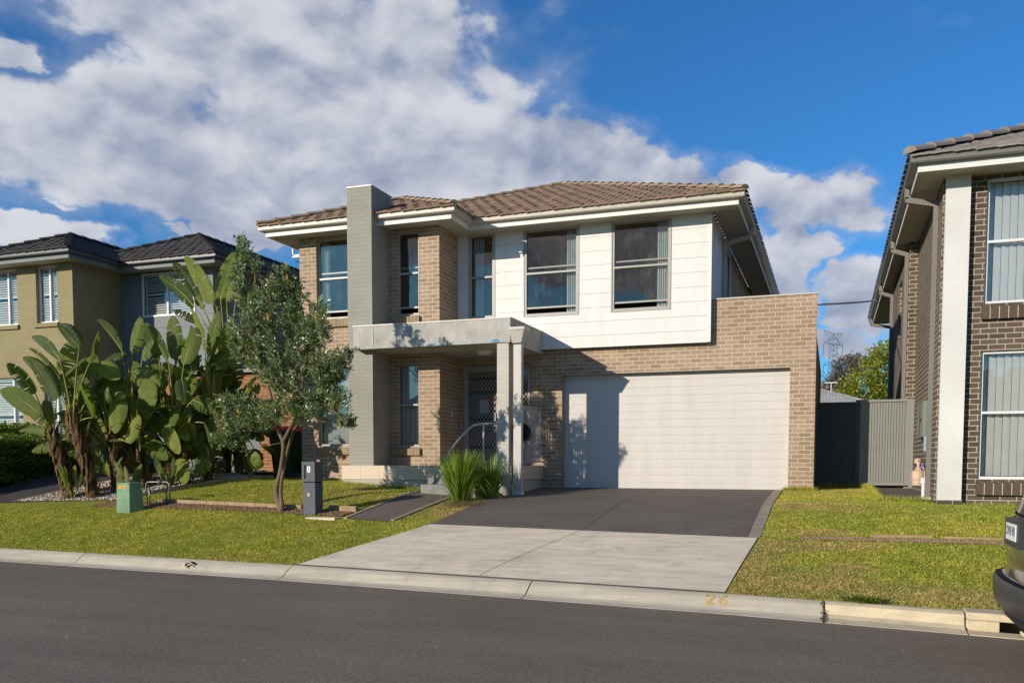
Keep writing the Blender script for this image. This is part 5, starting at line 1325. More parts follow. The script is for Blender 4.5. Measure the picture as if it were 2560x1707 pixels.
    for i in range(3 if nm != 'P7' else 6):      # dead brown leaves hanging against the stem
        a_ = Vector((nd.x+random.uniform(-.12, .12), nd.y+random.uniform(-.15, .1), nd.z+random.uniform(-.1, .5))); e_ = a_+Vector((random.uniform(-.22, .22), random.uniform(-.2, .1), -random.uniform(.45, .8)))
        leaf_geo(a_, e_, random.uniform(.10, .2), ds, tears=random.choice([2, 4]), droop=.2)
    npmesh('dead_leaf', np.array(ds[0]), np.array(ds[1]), M['fibre'], T, {'tone': ds[3]}, np.array(ds[2]), smooth=True)
    npmesh('crown', np.array(V), np.array(Fc), M['bigleaf'], T, {'tone': TN_}, np.array(UV), smooth=True)
    st.build('leaf_stalk', M['stalk'], T, smooth=True)
# young shoots at the feet
random.seed(5)
for (x, y, lab) in ((-13.35, 14.1, 'small broad-leaved shoot by the utility pillar'), (-14.6, 13.9, 'low shoot at the foot of the leftmost leaning trunk'), (-12.25, 16.6, 'low strappy shoot near the slate sleeper'), (-12.9, 14.75, 'young leafy shoot at the lawn side of the bed')):
    z = g(x, y); T = thing('young_plant', lab, 'plant', (x, y, z)); store = ([], [], [], []); st = MB()
    for i in range(9):
        an = random.uniform(0, 6.28); d = Vector((math.cos(an)*.35, math.sin(an)*.35, random.uniform(.6, 1))); p0 = Vector((x, y, z))+d*random.uniform(.15, .4); p1 = p0+(d.normalized()+Vector((0, 0, .2)))*random.uniform(.22, .4)
        leaf_geo(p0, p1, random.uniform(.10, .18), store, tears=0); st.tube([(x, y, z), tuple(p0)], [.012, .007], 5)
    npmesh('leaves', np.array(store[0]), np.array(store[1]), M['bigleaf'], T, {'tone': store[3]}, np.array(store[2]), smooth=True); st.build('stalks', M['stalk'], T)

# ================================================================== SMALL-LEAF CROWNS
def leaves_np(name, C, D, ln, wd, mat, parent, curl=.15, fold=True):
    "C (n,3) leaf bases, D (n,3) unit directions; each leaf a folded diamond of 4 triangles"
    n = len(C); up_ = rng.normal(size=(n, 3)); Sd = np.cross(D, up_); Sd /= np.linalg.norm(Sd, axis=1, keepdims=True)+1e-9; Nn = np.cross(Sd, D)
    ln = ln*rng.uniform(.7, 1.25, (n, 1)); wd = wd*rng.uniform(.7, 1.25, (n, 1))
    a = C; b = C+D*ln*.55+Sd*wd*.5+Nn*wd*.12; c_ = C+D*ln-Nn*ln*curl; d = C+D*ln*.55-Sd*wd*.5+Nn*wd*.12; m = C+D*ln*.55
    V = np.stack([a, b, c_, d, m], 1).reshape(-1, 3); Fc = (np.array([(0, 1, 4), (1, 2, 4), (2, 3, 4), (3, 0, 4)])[None]+(np.arange(n)*5)[:, None, None]).reshape(-1, 3)
    return npmesh(name, V, Fc, mat, parent)
def unit(v): return v/(np.linalg.norm(v, axis=-1, keepdims=True)+1e-9)
# banksia street tree
BT = thing('banksia_tree', 'slender banksia tree with silvery green leaves and forked trunk in front of the tan house', 'tree', (-9.36, 13.57, -.93))
mb = MB()
rad = [(.062,.052,.046,.042,.034,.028),(.040,.033,.030,.028,.026,.024,.021,.017,.012,.007)]
for i, br in enumerate(BR):
    n = len(br); r_ = rad[i] if i < 2 else [max(.006, .026*(1-k/(n-.2))+.005) for k in range(n)]
    P = [Vector(p) for p in br]; pts = []; rr = []
    for k in range(n-1):
        for s in range(4):
            t = s/4; p_ = P[k-1] if k else P[k]; nx_ = P[k+2] if k+2 < n else P[k+1]
            q = .5*((2*P[k])+(P[k+1]-p_)*t+(2*p_-5*P[k]+4*P[k+1]-nx_)*t*t+(-p_+3*P[k]-3*P[k+1]+nx_)*t**3)
            pts.append(q); rr.append(r_[k]*(1-t)+r_[k+1]*t)
    pts.append(P[-1]); rr.append(r_[-1])
    if i < 2: pts[0].z -= .08; rr[0] *= 1.35; rr[1] *= 1.12
    mb.tube(pts, rr, 9)
mb.build('trunk', M['bark'], BT, smooth=True)
nodes = []
for br in BR:
    P = [Vector(p) for p in br]
    for a, b in zip(P[:-1], P[1:]):
        for k in range(6): nodes.append(a.lerp(b, k/6))
    nodes.append(P[-1])
nodes += [Vector((-8.5+.09*k, 13.5-.11*k, 1.5+.16*k)) for k in range(5)]
mb = MB(); mb.tube([(-8.64,13.75,1.3),(-8.45,13.45,1.6),(-8.2,13.1,2.1),(-8.12,13.02,2.5)], [.012,.01,.007,.004], 6); mb.build('branch', M['bark'], BT)
nodes = np.array([tuple(p) for p in nodes if p.z > .35])
rng = np.random.default_rng(11); tips = []; wts = np.array([e[1]*e[2] for e in EL])**.9; wts /= wts.sum()
for k in range(1350):
    e = EL[rng.choice(len(EL), p=wts)]; v = unit(rng.normal(size=3))*rng.uniform(.15, 1.05)**.5
    tips.append((e[0][0]+v[0]*e[1], e[0][1]+v[1]*min(.75, .75*max(e[1], .22)+.12), e[0][2]+v[2]*e[2]))
tips = np.array(tips); tw = MB(); C = []; Dv = []
for p in tips:
    below = nodes[nodes[:, 2] < p[2]+.05]; below = below if len(below) else nodes; dd_ = np.linalg.norm((below-p)*np.array([1, 1, .75]), axis=1); q = below[dd_.argmin()]
    L = np.linalg.norm(p-q)
    if L > .95: continue
    q = Vector(q); pv = Vector(p); c = (q+pv)/2+Vector((0, 0, -.12*L)); pts = [bez(q, c, pv, t) for t in (0, .33, .66, 1)]
    tw.tube(pts, [.006, .005, .004, .0025], 4, cap=False)
    d0 = np.array((pts[-1]-pts[-2]).normalized())+np.array([0, -.05, .45]); d0 = unit(d0)
    nl = rng.integers(20, 32); run = min(.34, .16+L*.3)
    for j in range(nl):
        s = (j/nl); base = p-d0*run*(1-s)*1.0+rng.normal(size=3)*.006
        r_ = unit(np.cross(d0, rng.normal(size=3))); dr = unit(d0*(.35+.75*s)+r_*.8); C.append(base); Dv.append(dr)
    if rng.random() < .010 and p[2] > .3: MB().lathe((p[0], p[1], p[2]-.04), [(.010, -.045), (.018, -.03), (.020, .03), (.010, .045)], 8).build('flower_cone', M['cone'], BT)
tw.build('twigs', M['twig'], BT)
leaves_np('crown', np.array(C), np.array(Dv), .084, .024, M['banksia'], BT, curl=.05)

def clump_tree(name, label, cat, base, cr, n_tips, leaf, wid, mat, trunk_mat_, tr=.12, lim=8, per=14, spread=.22, group=None, sparse=0, seed=1):
    "cr: list of (centre, (rx,ry,rz))"
    global rng; rng = np.random.default_rng(seed); random.seed(seed)
    T = thing(name, label, cat, base, group); mb = MB(); b = Vector(base); cen = sum((Vector(c[0]) for c in cr), Vector())/len(cr); nod = []
    mb.tube([b+Vector((0,0,-.1)), b.lerp(cen, .5)+Vector((.1, 0, 0)), cen], [tr, tr*.7, tr*.4], 9)
    for c, r_ in cr:
        for k in range(lim):
            e = Vector(c)+Vector((random.uniform(-.7, .7)*r_[0], random.uniform(-.7, .7)*r_[1], random.uniform(-.2, .8)*r_[2])); s = b.lerp(cen, random.uniform(.35, .95))
            m_ = (s+e)/2+Vector((random.uniform(-.1, .1)*r_[0], 0, -.1*r_[2])); pts = [bez(s, m_, e, t) for t in (0, .25, .5, .75, 1)]; mb.tube(pts, [tr*.35, tr*.28, tr*.2, tr*.12, tr*.05], 5); nod += pts
    mb.build('trunk', trunk_mat_, T, smooth=True)
    w = np.array([c[1][0]*c[1][2] for c in cr]); w = w/w.sum(); C = []; Dv = []
    for k in range(n_tips):
        c, r_ = cr[rng.choice(len(cr), p=w)]; v = unit(rng.normal(size=3))*rng.uniform(.3 if not sparse else .5, 1.05)**.5; p = np.array(c)+v*np.array(r_)
        q = p+rng.normal(size=(per, 3))*spread; d = unit(v[None]*.8+rng.normal(size=(per, 3))*.7+np.array([0, 0, .35])); C.append(q); Dv.append(d)
    leaves_np('crown', np.vstack(C), np.vstack(Dv), leaf, wid, mat, T); return T
_k = 50/34.5
clump_tree('leafy_tree', 'yellow green leafy tree behind the side gate', 'tree', (2.2, 50, -.5), [(tuple(q*_k for q in c), tuple(q*_k for q in d)) for c, d in [((1.05,34.5,2.5),(.85,.9,.9)),((1.75,34.5,3.1),(.8,.9,1.15)),((2.35,34.5,3.6),(.6,.8,1.0)),((.55,34.5,2.05),(.62,.7,.75)),((2.0,34.6,1.8),(1.0,.8,.8)),((1.35,34.5,3.55),(.35,.4,.5))]], 900, .17, .085, M['lime'], M['bark'], tr=.16, per=16, spread=.15, seed=3)
clump_tree('gum_tree', 'thin brownish gum tree far beyond the pale tiled roof', 'tree', (.5, 60, 0), [((.05,60,4.6),(.75,.8,1.0)),((.75,60,5.9),(.75,.8,.75)),((1.3,60,6.0),(.55,.6,.6)),((-.25,60,3.9),(.6,.7,.8)),((.5,60,4.2),(.9,.8,1.0))], 800, .17, .07, M['gum'], M['bark'], tr=.14, per=12, spread=.16, sparse=1, seed=5)

def hedge(label, x0, x1, y0, y1, zt, n, mat, leaf=.05, seed=2, name='hedge'):
    rg = np.random.default_rng(seed); zb = g((x0+x1)/2, (y0+y1)/2); T = thing(name, label, 'hedge', ((x0+x1)/2, (y0+y1)/2, zb))
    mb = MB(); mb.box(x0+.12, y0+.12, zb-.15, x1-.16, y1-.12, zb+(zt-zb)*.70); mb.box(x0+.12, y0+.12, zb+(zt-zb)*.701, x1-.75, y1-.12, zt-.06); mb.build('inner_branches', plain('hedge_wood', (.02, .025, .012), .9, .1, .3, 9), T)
    A = np.array([(y1-y0)*(zt-zb)*1.3, (y1-y0)*(x1-x0)*1.6, (x1-x0)*(zt-zb)]); A = A/A.sum(); f = rg.choice(3, n, p=A); u, v = rg.random(n), rg.random(n)
    P = np.zeros((n, 3)); Nn = np.zeros((n, 3)); hb_ = .05*np.sin(u*23)+.04*np.sin(v*17)
    m = f == 0; sh_ = np.clip(v[m]-.72, 0, 1); P[m] = np.c_[x1+hb_[m]-sh_*2.2, y0+(y1-y0)*u[m], zb+(zt-zb)*(v[m]+sh_*.35)]; Nn[m] = np.c_[1-sh_*2.2, sh_*0, sh_*4]; Nn[m] = unit(Nn[m])
    m = f == 1; P[m] = np.c_[x0+(x1-x0)*u[m], y0+(y1-y0)*v[m], zt+hb_[m]]; Nn[m] = (0, 0, 1)
    m = f == 2; P[m] = np.c_[x0+(x1-x0)*u[m], y0+hb_[m], zb+(zt-zb)*v[m]]; Nn[m] = (0, -1, 0)
    P -= Nn*rg.uniform(0, .16, (n, 1)); D_ = unit(Nn+rg.normal(size=(n, 3))*.75)
    global rng; rng = rg
    leaves_np('foliage', P, D_, leaf, leaf*.55, mat, T); return T
hedge('dark clipped hedge along the left driveway with sunlit top', -18.7, -17.4, 13.2, 17.2, .56, 26000, M['hedge'])
hedge('taller lighter green hedge behind the clipped one, below the olive wall', -20.6, -18.75, 14.0, 17.2, .88, 16000, M['hedge'], .065, 3)

# strappy grass clumps beside the column
def strappy(label, x, y, n, h, r, seed, mat='tuft'):
    rg = np.random.default_rng(seed); z = g(x, y); T = thing('strappy_grass_clump', label, 'grass clump', (x, y, z)); V = []; Fc = []
    for i in range(n):
        an = rg.uniform(0, 6.28); lean = abs(rg.normal(0, .22))+.03; L = h*rg.uniform(.6, 1.1); b = np.array([x+math.cos(an)*rg.uniform(0, .17), y+math.sin(an)*rg.uniform(0, .17), z]); w = rg.uniform(.005, .0095)
        d = np.array([math.cos(an), math.sin(an), 0]); sd = np.array([-d[1], d[0], 0])*math.cos(an*3)+np.array([1, 0, 0])*.6; sd = sd/np.linalg.norm(sd); base = len(V); ca = rg.uniform(.3, 1.6)
        for k in range(6):
            t = k/5; a = lean*(1+ca*t*t*1.4); q = b+d*(L*t*math.sin(min(a, 2.2)))*r+np.array([0, 0, L*t*math.cos(min(a, 1.9))]); ww = w*(1-t**2*.9)
            V.append(q-sd*ww); V.append(q+sd*ww)
        for k in range(5): e = base+2*k; Fc.append((e, e+1, e+3, e+2))
    npmesh('blades', np.array(V), np.array(Fc), M[mat], T); return T
s1 = strappy('large bright green strappy grass clump between path and driveway', -6.52, 15.2, 1500, .95, .8, 1)
s2 = strappy('darker strappy grass clump tucked in front of the portico column', -6.22, 15.85, 420, .85, .9, 2)
rg = np.random.default_rng(9); V = []; Fc = []
for i in range(900):
    x, y = -6.42+rg.normal(0, .22), 14.95+rg.normal(0, .20); z = g(x, y)+rg.uniform(.01, .07); an = rg.uniform(0, 6.28); L = rg.uniform(.06, .2); d = np.array([math.cos(an), math.sin(an), rg.uniform(-.2, .3)])*L; s_ = np.array([-d[1], d[0], 0])/L*.004; p = np.array([x, y, z]); e = len(V)
    V += [p-s_, p+s_, p+d+s_*.3, p+d-s_*.3]; Fc.append((e, e+1, e+2, e+3))
struct(npmesh('dry_straw', np.array(V), np.array(Fc), M['straw']), 'dry straw thatch at the foot of the strappy grass', 'stuff')

# ================================================================== LAWNS
def grass(name, poly, dens, dryf, label, hmin=.014, hmax=.034, excl=(), seed=1):
    global rng; rng = np.random.default_rng(seed)
    P = np.array(poly); x, y = P[:, 0], P[:, 1]; area = abs(np.dot(x, np.roll(y, 1))-np.dot(y, np.roll(x, 1)))/2; n = int(area*dens)
    q = poly_pts(poly, n)
    for e in excl: q = q[~inside(e, q)]
    n = len(q); z = gv(q[:, 0], q[:, 1]); dr = dryf(q[:, 0], q[:, 1])
    lump = .5+.5*np.sin(q[:, 0]*9+np.sin(q[:, 1]*7)*1.3)*np.sin(q[:, 1]*8+np.sin(q[:, 0]*5))
    h = rng.uniform(hmin, hmax, n)*(.75+.5*lump); w = rng.uniform(.003, .0062, n); an = rng.uniform(0, 6.28, n); ln = rng.uniform(.3, 1.5, n); am = an+rng.normal(0, 1.2, n)
    b = np.c_[q, z+.002]; s_ = np.c_[np.cos(an), np.sin(an), np.zeros(n)]*w[:, None]; t = np.c_[np.cos(am)*ln*h, np.sin(am)*ln*h, h*(1-.35*ln)]
    V = np.stack([b-s_, b+s_, b+t], 1).reshape(-1, 3); Fc = np.arange(n*3).reshape(-1, 3)
    o = npmesh(name, V, Fc, M['blade'], None, {'dry': np.repeat(dr, 3)}); struct(o, label, 'stuff'); return o
kb = lambda xs: [(x, yk(x)-.015) for x in xs]
L1 = kb([-21,-17.2]) + [(-15.85,13.2),(-13.7,13.40),(-11.6,13.60),(-8.95,13.60),(-8.9,13.25),(-8.0,13.22),(-7.9,13.30),(-7.02,13.24),(-6.9,14.6),(-6.72,15.6),(-6.3,15.7),(-6.12,15.4),(-6.24,13.2),(-6.44,12.1),(-6.85,11.2),(-7.09,10.62)] + kb([-8,-9.5,-11,-13.2,-17,-19.5])[0:5]

yv = np.vectorize(yk)
grass('grass', L1, 5600, lambda x, y: .08+.08*np.clip((x+12)/4, 0, 1)+.35*np.exp(-((x+6.6)**2+(y-14.4)**2)/.7)+.12*np.clip(1-(y-yv(x))/.2, 0, 1), 'mown green verge lawn left of the driveway', seed=31)
L2 = [(-13.3,13.96),(-12.5,13.9),(-7.95,13.93),(-7.88,15.9),(-7.72,15.95),(-7.72,16.5),(-9.9,16.5),(-9.9,17.42),(-11.46,17.42),(-11.9,17.1),(-12.3,15.6),(-12.75,14.7)]
grass('grass', L2, 4600, lambda x, y: .16+.15*np.exp(-((x+9)**2+(y-15.2)**2)/2.5), 'small inner lawn below the porch', seed=32)
L3 = kb([-1.07,-.5,0,1.0,1.25]) + [(1.25,9.68),(3.6,9.26)] + kb([3.7,5,6.5]) + [(6.5,15.9),(1.7,15.86),(1.62,16.3),(.78,16.33),(.68,20.1),(-.3,20.1),(-.32,18.55),(-.88,18.55),(-.92,12.7)]
def dryR(x, y):
    k = yv(x); d = .10+.55*np.exp(-((y-12.25)/.28)**2)*np.clip((1.0-x)/1.2, 0, 1)+.50*np.clip(1-(x+1.05)/.9, 0, 1)*np.clip((13.4-y)/2, 0, 1)
    d += .45*np.exp(-((y-k-.45)/.45)**2)+.30*np.exp(-((y-15.4)/.8)**2)*np.clip((1.2-x)/1, .35, 1)+.35*np.exp(-(((y-13.2)/.25)**2+((x+.2)/.7)**2))+.4*np.exp(-(((y-11.1)/.35)**2+((x-.2)/.35)**2))+.30*np.clip((y-16.5)/1.5, 0, 1)*.6
    return d
grass('grass', L3, 5600, dryR, 'patchy green and straw coloured lawn right of the driveway', excl=[[(-.42,12.66),(6,12.4),(6,12.72),(-.42,12.87)]], seed=33)
# longer fringe along fence, porch and garden edges
def fringe(pts, n, h, label, seed, dry=.0):
    rg = np.random.default_rng(seed); V = []; Fc = []; P = np.array(pts); seg = np.linalg.norm(np.diff(P, axis=0), axis=1); cum = np.r_[0, np.cumsum(seg)]
    for i in range(n):
        s = rg.uniform(0, cum[-1]); k = min(len(seg)-1, np.searchsorted(cum, s)-1); k = max(k, 0); t = (s-cum[k])/seg[k]; p = P[k]*(1-t)+P[k+1]*t+rg.normal(0, .03, 2); z = g(*p); hh = h*rg.uniform(.4, 1.2); an = rg.uniform(0, 6.28); d = np.array([math.cos(an)*hh*.45, math.sin(an)*hh*.45, hh]); s_ = np.array([-math.sin(an), math.cos(an), 0])*.004; b = np.array([p[0], p[1], z]); e = len(V)
        V += [b-s_, b+s_, b+d]; Fc.append((e, e+1, e+2))
    o = npmesh('grass_fringe', np.array(V), np.array(Fc), M['blade'], None, {'dry': np.full(len(V), dry)}); struct(o, label, 'stuff')
fringe([(-.32,20.12),(.66,20.12),(.74,18.5),(.76,16.9),(.80,16.32),(1.6,16.30)], 5200, .12, 'long grass along the fence foot and side slab', 41)
fringe([(-.90,18.5),(-.5,18.5),(-.3,18.5)], 1200, .10, 'grass tufts against the garage pier', 42)
fringe([(-9.84,16.46),(-8.6,16.46),(-7.74,16.44)], 1400, .10, 'grass tufts along the porch plinth', 43)
fringe([(2.0,15.82),(4.5,15.82)], 1500, .06, 'grass against the brown brick wall', 44, .2)
rg = np.random.default_rng(77); V = []; Fc = []      # weed on the kerb
for i in range(260):
    x = .38+rg.normal(0, .10); y = yk(x)-.02+rg.normal(0, .05); b = np.array([x, y, -1.42]); an = rg.uniform(0, 6.28); d = np.array([math.cos(an)*.06, math.sin(an)*.06, rg.uniform(.01, .06)]); s_ = np.array([-math.sin(an), math.cos(an), 0])*.012; e = len(V); V += [b, b+d*.5+s_, b+d, b+d*.5-s_]; Fc.append((e, e+1, e+2, e+3))
tag(npmesh('weed', np.array(V), np.array(Fc), M['hedge']), 'small dark green weed on the kerb edge right of the painted number', 'weed')
# fallen leaves along kerb joint
V = []; Fc = []
for i in range(70):
    o = rg.uniform(0, .45); x = -.04+rg.normal(0, .018); b = np.array([x, yk(x)-o, kz(o)+.008]); an = rg.uniform(0, 6.28); d = np.array([math.cos(an), math.sin(an), .3])*rg.uniform(.015, .03); s_ = np.array([-d[1], d[0], .005])*.4; e = len(V); V += [b-d, b+s_, b+d, b-s_]; Fc.append((e, e+1, e+2, e+3))
struct(npmesh('leaf_litter', np.array(V), np.array(Fc), M['gum']), 'brown litter filling the weedy kerb joint', 'stuff')

# ================================================================== FAR BACKGROUND
FH = thing('distant_house', 'pale grey tiled roof of a house beyond the fence', 'house', (-.1, 46, 0))
mb = MB()
tile_face(mb, lambda s, t: (s, 45+t), lambda t: (-4.2+t, 1.6-t), 2.8, 20, 2.9); mb.build('roof', tile_mat('light_grey_tile', rgb(176,174,170), rgb(192,190,186), rgb(160,158,154)), FH)
MB().box(-3.8, 45.6, -.5, 1.2, 50, 2.9).build('wall', M['fascia'], FH)
mb = MB(); mb.tube([(-.1,46.5,3.0),(-.1,46.5,3.93)], .02, 6); mb.box(-.40, 46.45, 3.92, .20, 46.5, 3.96); mb.build('roof_antenna', M['white'], FH)
FH2 = thing('distant_house', 'brownish roof of a second far house right of the pale one', 'house', (2, 52, 0))
mb = MB(); tile_face(mb, lambda s, t: (s, 51+t), lambda t: (-.4+t, 6-t), 3, 20, 3.0); mb.build('roof', M['gtile'], FH2); MB().box(0, 51.6, -.5, 5.6, 55, 3.0).build('wall', M['fascia'], FH2)
PY = thing('power_pylon', 'distant steel lattice power pylon with two horn arms', 'pylon', (-.2, 300, 0))
mb = MB(); yy = 300; r_ = .05
def bar(a, b, r=.11): mb.tube([a, b], r, 4)
xl, xr = -1.5, .95
for z0 in np.arange(14, 37.5, 1.6):
    w = 1.225+max(0, (26-z0))*.05; w1 = 1.225+max(0, (26-z0-1.6))*.05; c = -.27
    for y_ in (yy-1.1, yy+1.1):
        bar((c-w, y_, z0), (c-w1, y_, z0+1.6)); bar((c+w, y_, z0), (c+w1, y_, z0+1.6)); bar((c-w, y_, z0), (c, y_, z0+.8), .06); bar((c+w, y_, z0), (c, y_, z0+.8), .06); bar((c, y_, z0+.8), (c-w1, y_, z0+1.6), .06); bar((c, y_, z0+.8), (c+w1, y_, z0+1.6), .06)
bar((-.27, yy, 14), (-.27, yy, 40.6), .09)
for (a, b) in (((-3.2,yy,38.0),(2.45,yy,37.0)),((-3.2,yy,38.1),(-1.2,yy,39.1)),((2.45,yy,37.1),(.8,yy,39.0)),((-1.5,yy,39.2),(.95,yy,39.1)),((-1.5,yy,39.2),(-3.25,yy,42.1)),((-3.25,yy,42.1),(-.23,yy,40.7)),((-.23,yy,40.7),(2.6,yy,40.8)),((2.6,yy,40.8),(.95,yy,39.1)),((-1.5,yy,37.4),(-1.3,yy,39.2)),((.95,yy,37.4),(.75,yy,39.1)),((-.6,yy,39.2),(-1.6,yy,41.3)),((.1,yy,39.2),(1.5,yy,40.7)),((-3.1,yy,31.1),(2.6,yy,30.6)),((-3.1,yy,31.1),(-1.4,yy,32.2)),((2.6,yy,30.6),(1.0,yy,32.0)),((-3.2,yy,38),(-3.15,yy,34.4)),((2.45,yy,37),(2.5,yy,33.4)),((-3.1,yy,31.1),(-3.1,yy,27.5)),((2.6,yy,30.6),(2.6,yy,27)),((-.8,yy,39.2),(-.23,yy,40.7)),((.4,yy,39.2),(-.23,yy,40.7)),((-2.3,yy,37.8),(-2.0,yy,38.7)),((1.6,yy,37.1),(1.5,yy,38.4))): bar(a, b, .14)
mb.build('lattice', M['pylon'], PY)
for (xa, za, lab) in ((-3.15,34.3,'thin power line below the left horn of the pylon'),(2.5,33.3,'thin power line hanging from the right side of the pylon'),(-3.1,27.5,'lowest thin power line left of the pylon'),(2.6,27.2,'lowest thin power line right of the pylon')):
    for sx_ in (1,):
        c = [(xa+ (60*t), 300-90*t*0, za-7*math.sin(math.pi*t*.5)*.6+1.5*t) for t in np.linspace(-.5, 1, 14)]
        mb = MB(); mb.tube(c, .035, 4); tag(mb.build('power_line', M['wire']), lab, 'power line', 'power lines at the pylon')

# ================================================================== PARKED CAR (rear at the right edge)
CR = thing('parked_car', 'dark grey hatchback parked at the kerb, its rear corner cut by the right edge', 'car', (3.5, 7.78, -1.6))
YC, RD = 7.78, -1.6
def plan(xr, xf, hw, rr, bow=.05, n=8):
    pts = [(xf, YC+hw)]
    for i in range(n+1):
        t = math.pi/2*i/n; pts.append((xr+rr+bow-rr*math.sin(t), YC+hw-rr+rr*math.cos(t)))
    for i in range(1, 8): u = i/8; y = (YC+hw-rr)*(1-u)+(YC-hw+rr)*u; pts.append((xr+bow*(abs(2*u-1)**2), y))
    for i in range(n+1):
        t = math.pi/2*i/n; pts.append((xr+rr+bow-rr*math.cos(t), YC-hw+rr-rr*math.sin(t)))
    pts.append((xf, YC-hw)); rf_ = min(.3, hw*.5)
    for i in range(1, n): t = math.pi*i/n; pts.append((xf+rf_*math.sin(t), YC-hw*math.cos(t)))
    return pts
LVL = [(.30,1.50,5.3,.78,.28),(.36,1.36,5.4,.86,.28),(.48,1.275,5.45,.90,.26),(.64,1.265,5.45,.905,.25),(.685,1.285,5.45,.90,.25),(.705,1.37,5.45,.89,.22),(.82,1.375,5.45,.905,.20),(.92,1.385,5.4,.905,.20),(.97,1.40,5.3,.89,.22),(1.16,1.42,4.6,.885,.24),(1.30,1.455,4.0,.87,.26),(1.335,1.47,3.95,.855,.26)]
GL = [(1.336,1.50,3.9,.845,.27),(1.60,1.72,3.2,.72,.25),(1.70,1.95,2.9,.64,.22)]
RF = [(1.70,1.90,2.95,.66,.22),(1.735,2.05,2.8,.58,.2),(1.75,2.4,2.6,.30,.1)]
def hull(levels, name, mat, cap=False, sub=None, off=0, smooth=True, parent=CR):
    mb = MB(); rings = []
    for (h, xr, xf, hw, rr) in levels:
        p = plan(xr-off, xf, hw+off, rr); p = p if sub is None else p[sub[0]:sub[1]]
        rings.append([(x, y, RD+h) for x, y in p])
    n = len(rings[0]); base = 0
    for r__ in rings: mb.v += r__
    for k in range(len(rings)-1):
        for j in range(n if sub is None else n-1):
            a = k*n+j; b = k*n+(j+1) % n; mb.f.append((a, b, b+n, a+n)[::-1])
    if cap: mb.f.append(tuple(range((len(rings)-1)*n, len(rings)*n))[::-1])
    return mb.build(name, mat, parent, smooth=smooth)
hull(LVL[4:], 'body', M['car'], cap=True); hull(LVL[:5], 'bumper', M['carplastic']); hull(GL, 'rear_glass', M['carglass']); hull(RF, 'roof', M['car'], cap=True)
hull([(.90,1.378,5.4,.905,.20),(1.12,1.415,4.6,.888,.24),(1.155,1.42,4.6,.885,.24)], 'tail_lamp', M['tail'], sub=(2, 9), off=.006)
hull([(.90,1.378,5.4,.905,.20),(1.155,1.42,4.6,.885,.24)], 'tail_lamp', M['tail'], sub=(19, 25), off=.006)
hull([(1.175,1.42,4.6,.885,.24),(1.195,1.425,4.6,.884,.24)], 'boot_seam', M['dark'], sub=(2, 26), off=.004)
hull([(1.20,1.424,4.6,.88,.24),(1.30,1.45,4.0,.87,.26)], 'chrome_strip', M['galv'], sub=(7, 8+1), off=.008)
mb = MB(); mb.box(1.335, YC-.30, RD+.95, 1.42, YC+.30, RD+1.165); mb.build('plate_recess', M['carplastic'], CR)
pl_ = MB().box(1.326, YC-.19, RD+1.0, 1.334, YC+.19, RD+1.13).build('number_plate', M['white'], CR)
text_mesh('DVK·90', .098, lambda x, y, z: (1.3255-z, YC-x*.98, RD+1.07+y), M['plateink'], 'plate_text', pl_, .0008, 1.05, .0015)
for (x, y) in ((2.15, YC+.76), (2.15, YC-.76), (4.75, YC+.76), (4.75, YC-.76)):
    w_ = MB().lathe((x, y-.1, RD+.335), [(.2, 0), (.31, 0), (.335, .03), (.335, .18), (.31, .21), (.2, .21)], 30, 'Y').build('wheel', M['tyre'], CR); MB().lathe((x, y-.105, RD+.335), [(.0, .01), (.2, .0), (.2, .22), (.0, .21)], 20, 'Y').build('rim', M['rim'], w_)
hull([(.686,1.288,5.45,.90,.25),(.70,1.33,5.45,.895,.24)], 'bumper_gap', M['dark'], sub=(2, 26), off=.003)
hull([(.40,1.33,5.42,.87,.27),(.43,1.31,5.43,.88,.27)], 'bumper_crease', M['carplastic'], sub=(1, 27), off=.012)
MB().box(1.5, YC-.7, RD+.22, 5.3, YC+.7, RD+.35).build('underbody', M['dark'], CR)

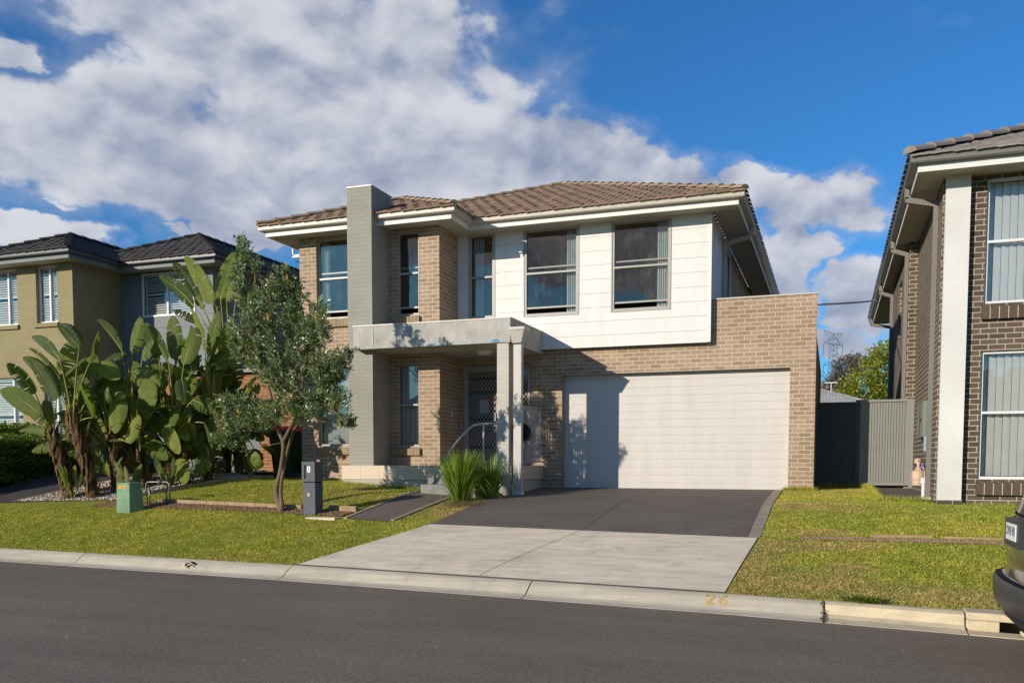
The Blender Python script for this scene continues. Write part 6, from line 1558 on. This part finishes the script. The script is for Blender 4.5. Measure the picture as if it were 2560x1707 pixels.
# ================================================================== HOUSES ACROSS THE STREET (unseen, added to show up in the window reflections)
def reflection_house(x0, x1, y, h, wallm, roofm, label):
    T = thing('brick_house', label, 'house', ((x0+x1)/2, y-4, -1.4), 'unseen houses added for window reflections')
    m = MB(); m.box(x0, y-9, -2.2, x1, y, h); m.build('wall', wallm, T)
    d = 3.2; e = .5; m = MB(); a, b, c_, f = (x0-e, y+e, h), (x1+e, y+e, h), (x1+e, y-9-e, h), (x0-e, y-9-e, h); p, q = (x0+4.5, y-4.5, h+d*.65), (x1-4.5, y-4.5, h+d*.65)
    m.quad(b, a, p, q); m.quad(f, c_, q, p); m.quad(a, f, p); m.quad(c_, b, q); m.quad(a, b, c_, f); m.build('roof', roofm, T)
    for i in range(3):
        u = x0+1+(x1-x0-2)*i/2.4; m = MB(); m.box(u, y+.001, -.2, u+1.5, y+.05, 1.3); m.build('window', M['carglass'], T)
reflection_house(-62, -48, -19, 3.9, M['olive'], M['gtile'], 'unseen olive house added across the street, far left of the row')
reflection_house(-44, -31, -20, 1.6, M['brick'], M['dtile'], 'unseen single storey tan house added across the street with dark roof')
reflection_house(-28, -14, -19, 4.1, M['dbrick'], M['gtile'], 'unseen dark brick two storey house added across the street')
reflection_house(-11, 3, -20, 1.5, M['obrick'], M['tile'], 'unseen orange brick single storey house added across the street')
reflection_house(7, 20, -19, 4.0, M['brick'], M['gtile'], 'unseen tan two storey house added across the street, right of the row')
# scattered dry leaves and grit on road, kerb and drive
rg = np.random.default_rng(55); V = []; Fc = []
for i in range(190):
    x = rg.uniform(-12, 4); m_ = rg.random()
    if m_ < .45: o = .42+abs(rg.normal(0, .25)); y = yk(x)-o; z = kz(o)+.006 if o < .45 else -1.602+.006
    elif m_ < .65: y = yk(x)-.6-rg.uniform(0, 4); z = -1.604+min(.05, .02*(yk(x)-.45-y))+.008
    else: x = rg.uniform(-14, 4); y = rg.uniform(yk(x)+.1, 16); z = g(x, y)+.04
    an = rg.uniform(0, 6.28); L = rg.uniform(.006, .022); d = np.array([math.cos(an)*L, math.sin(an)*L, rg.uniform(0, .006)]); s_ = np.array([-d[1], d[0], .003])*.5; b = np.array([x, y, z]); e = len(V); V += [b-d, b+s_, b+d, b-s_]; Fc.append((e, e+1, e+2, e+3))
struct(npmesh('leaf_litter', np.array(V), np.array(Fc), M['straw']), 'tiny dry leaves scattered on road and lawn', 'stuff')
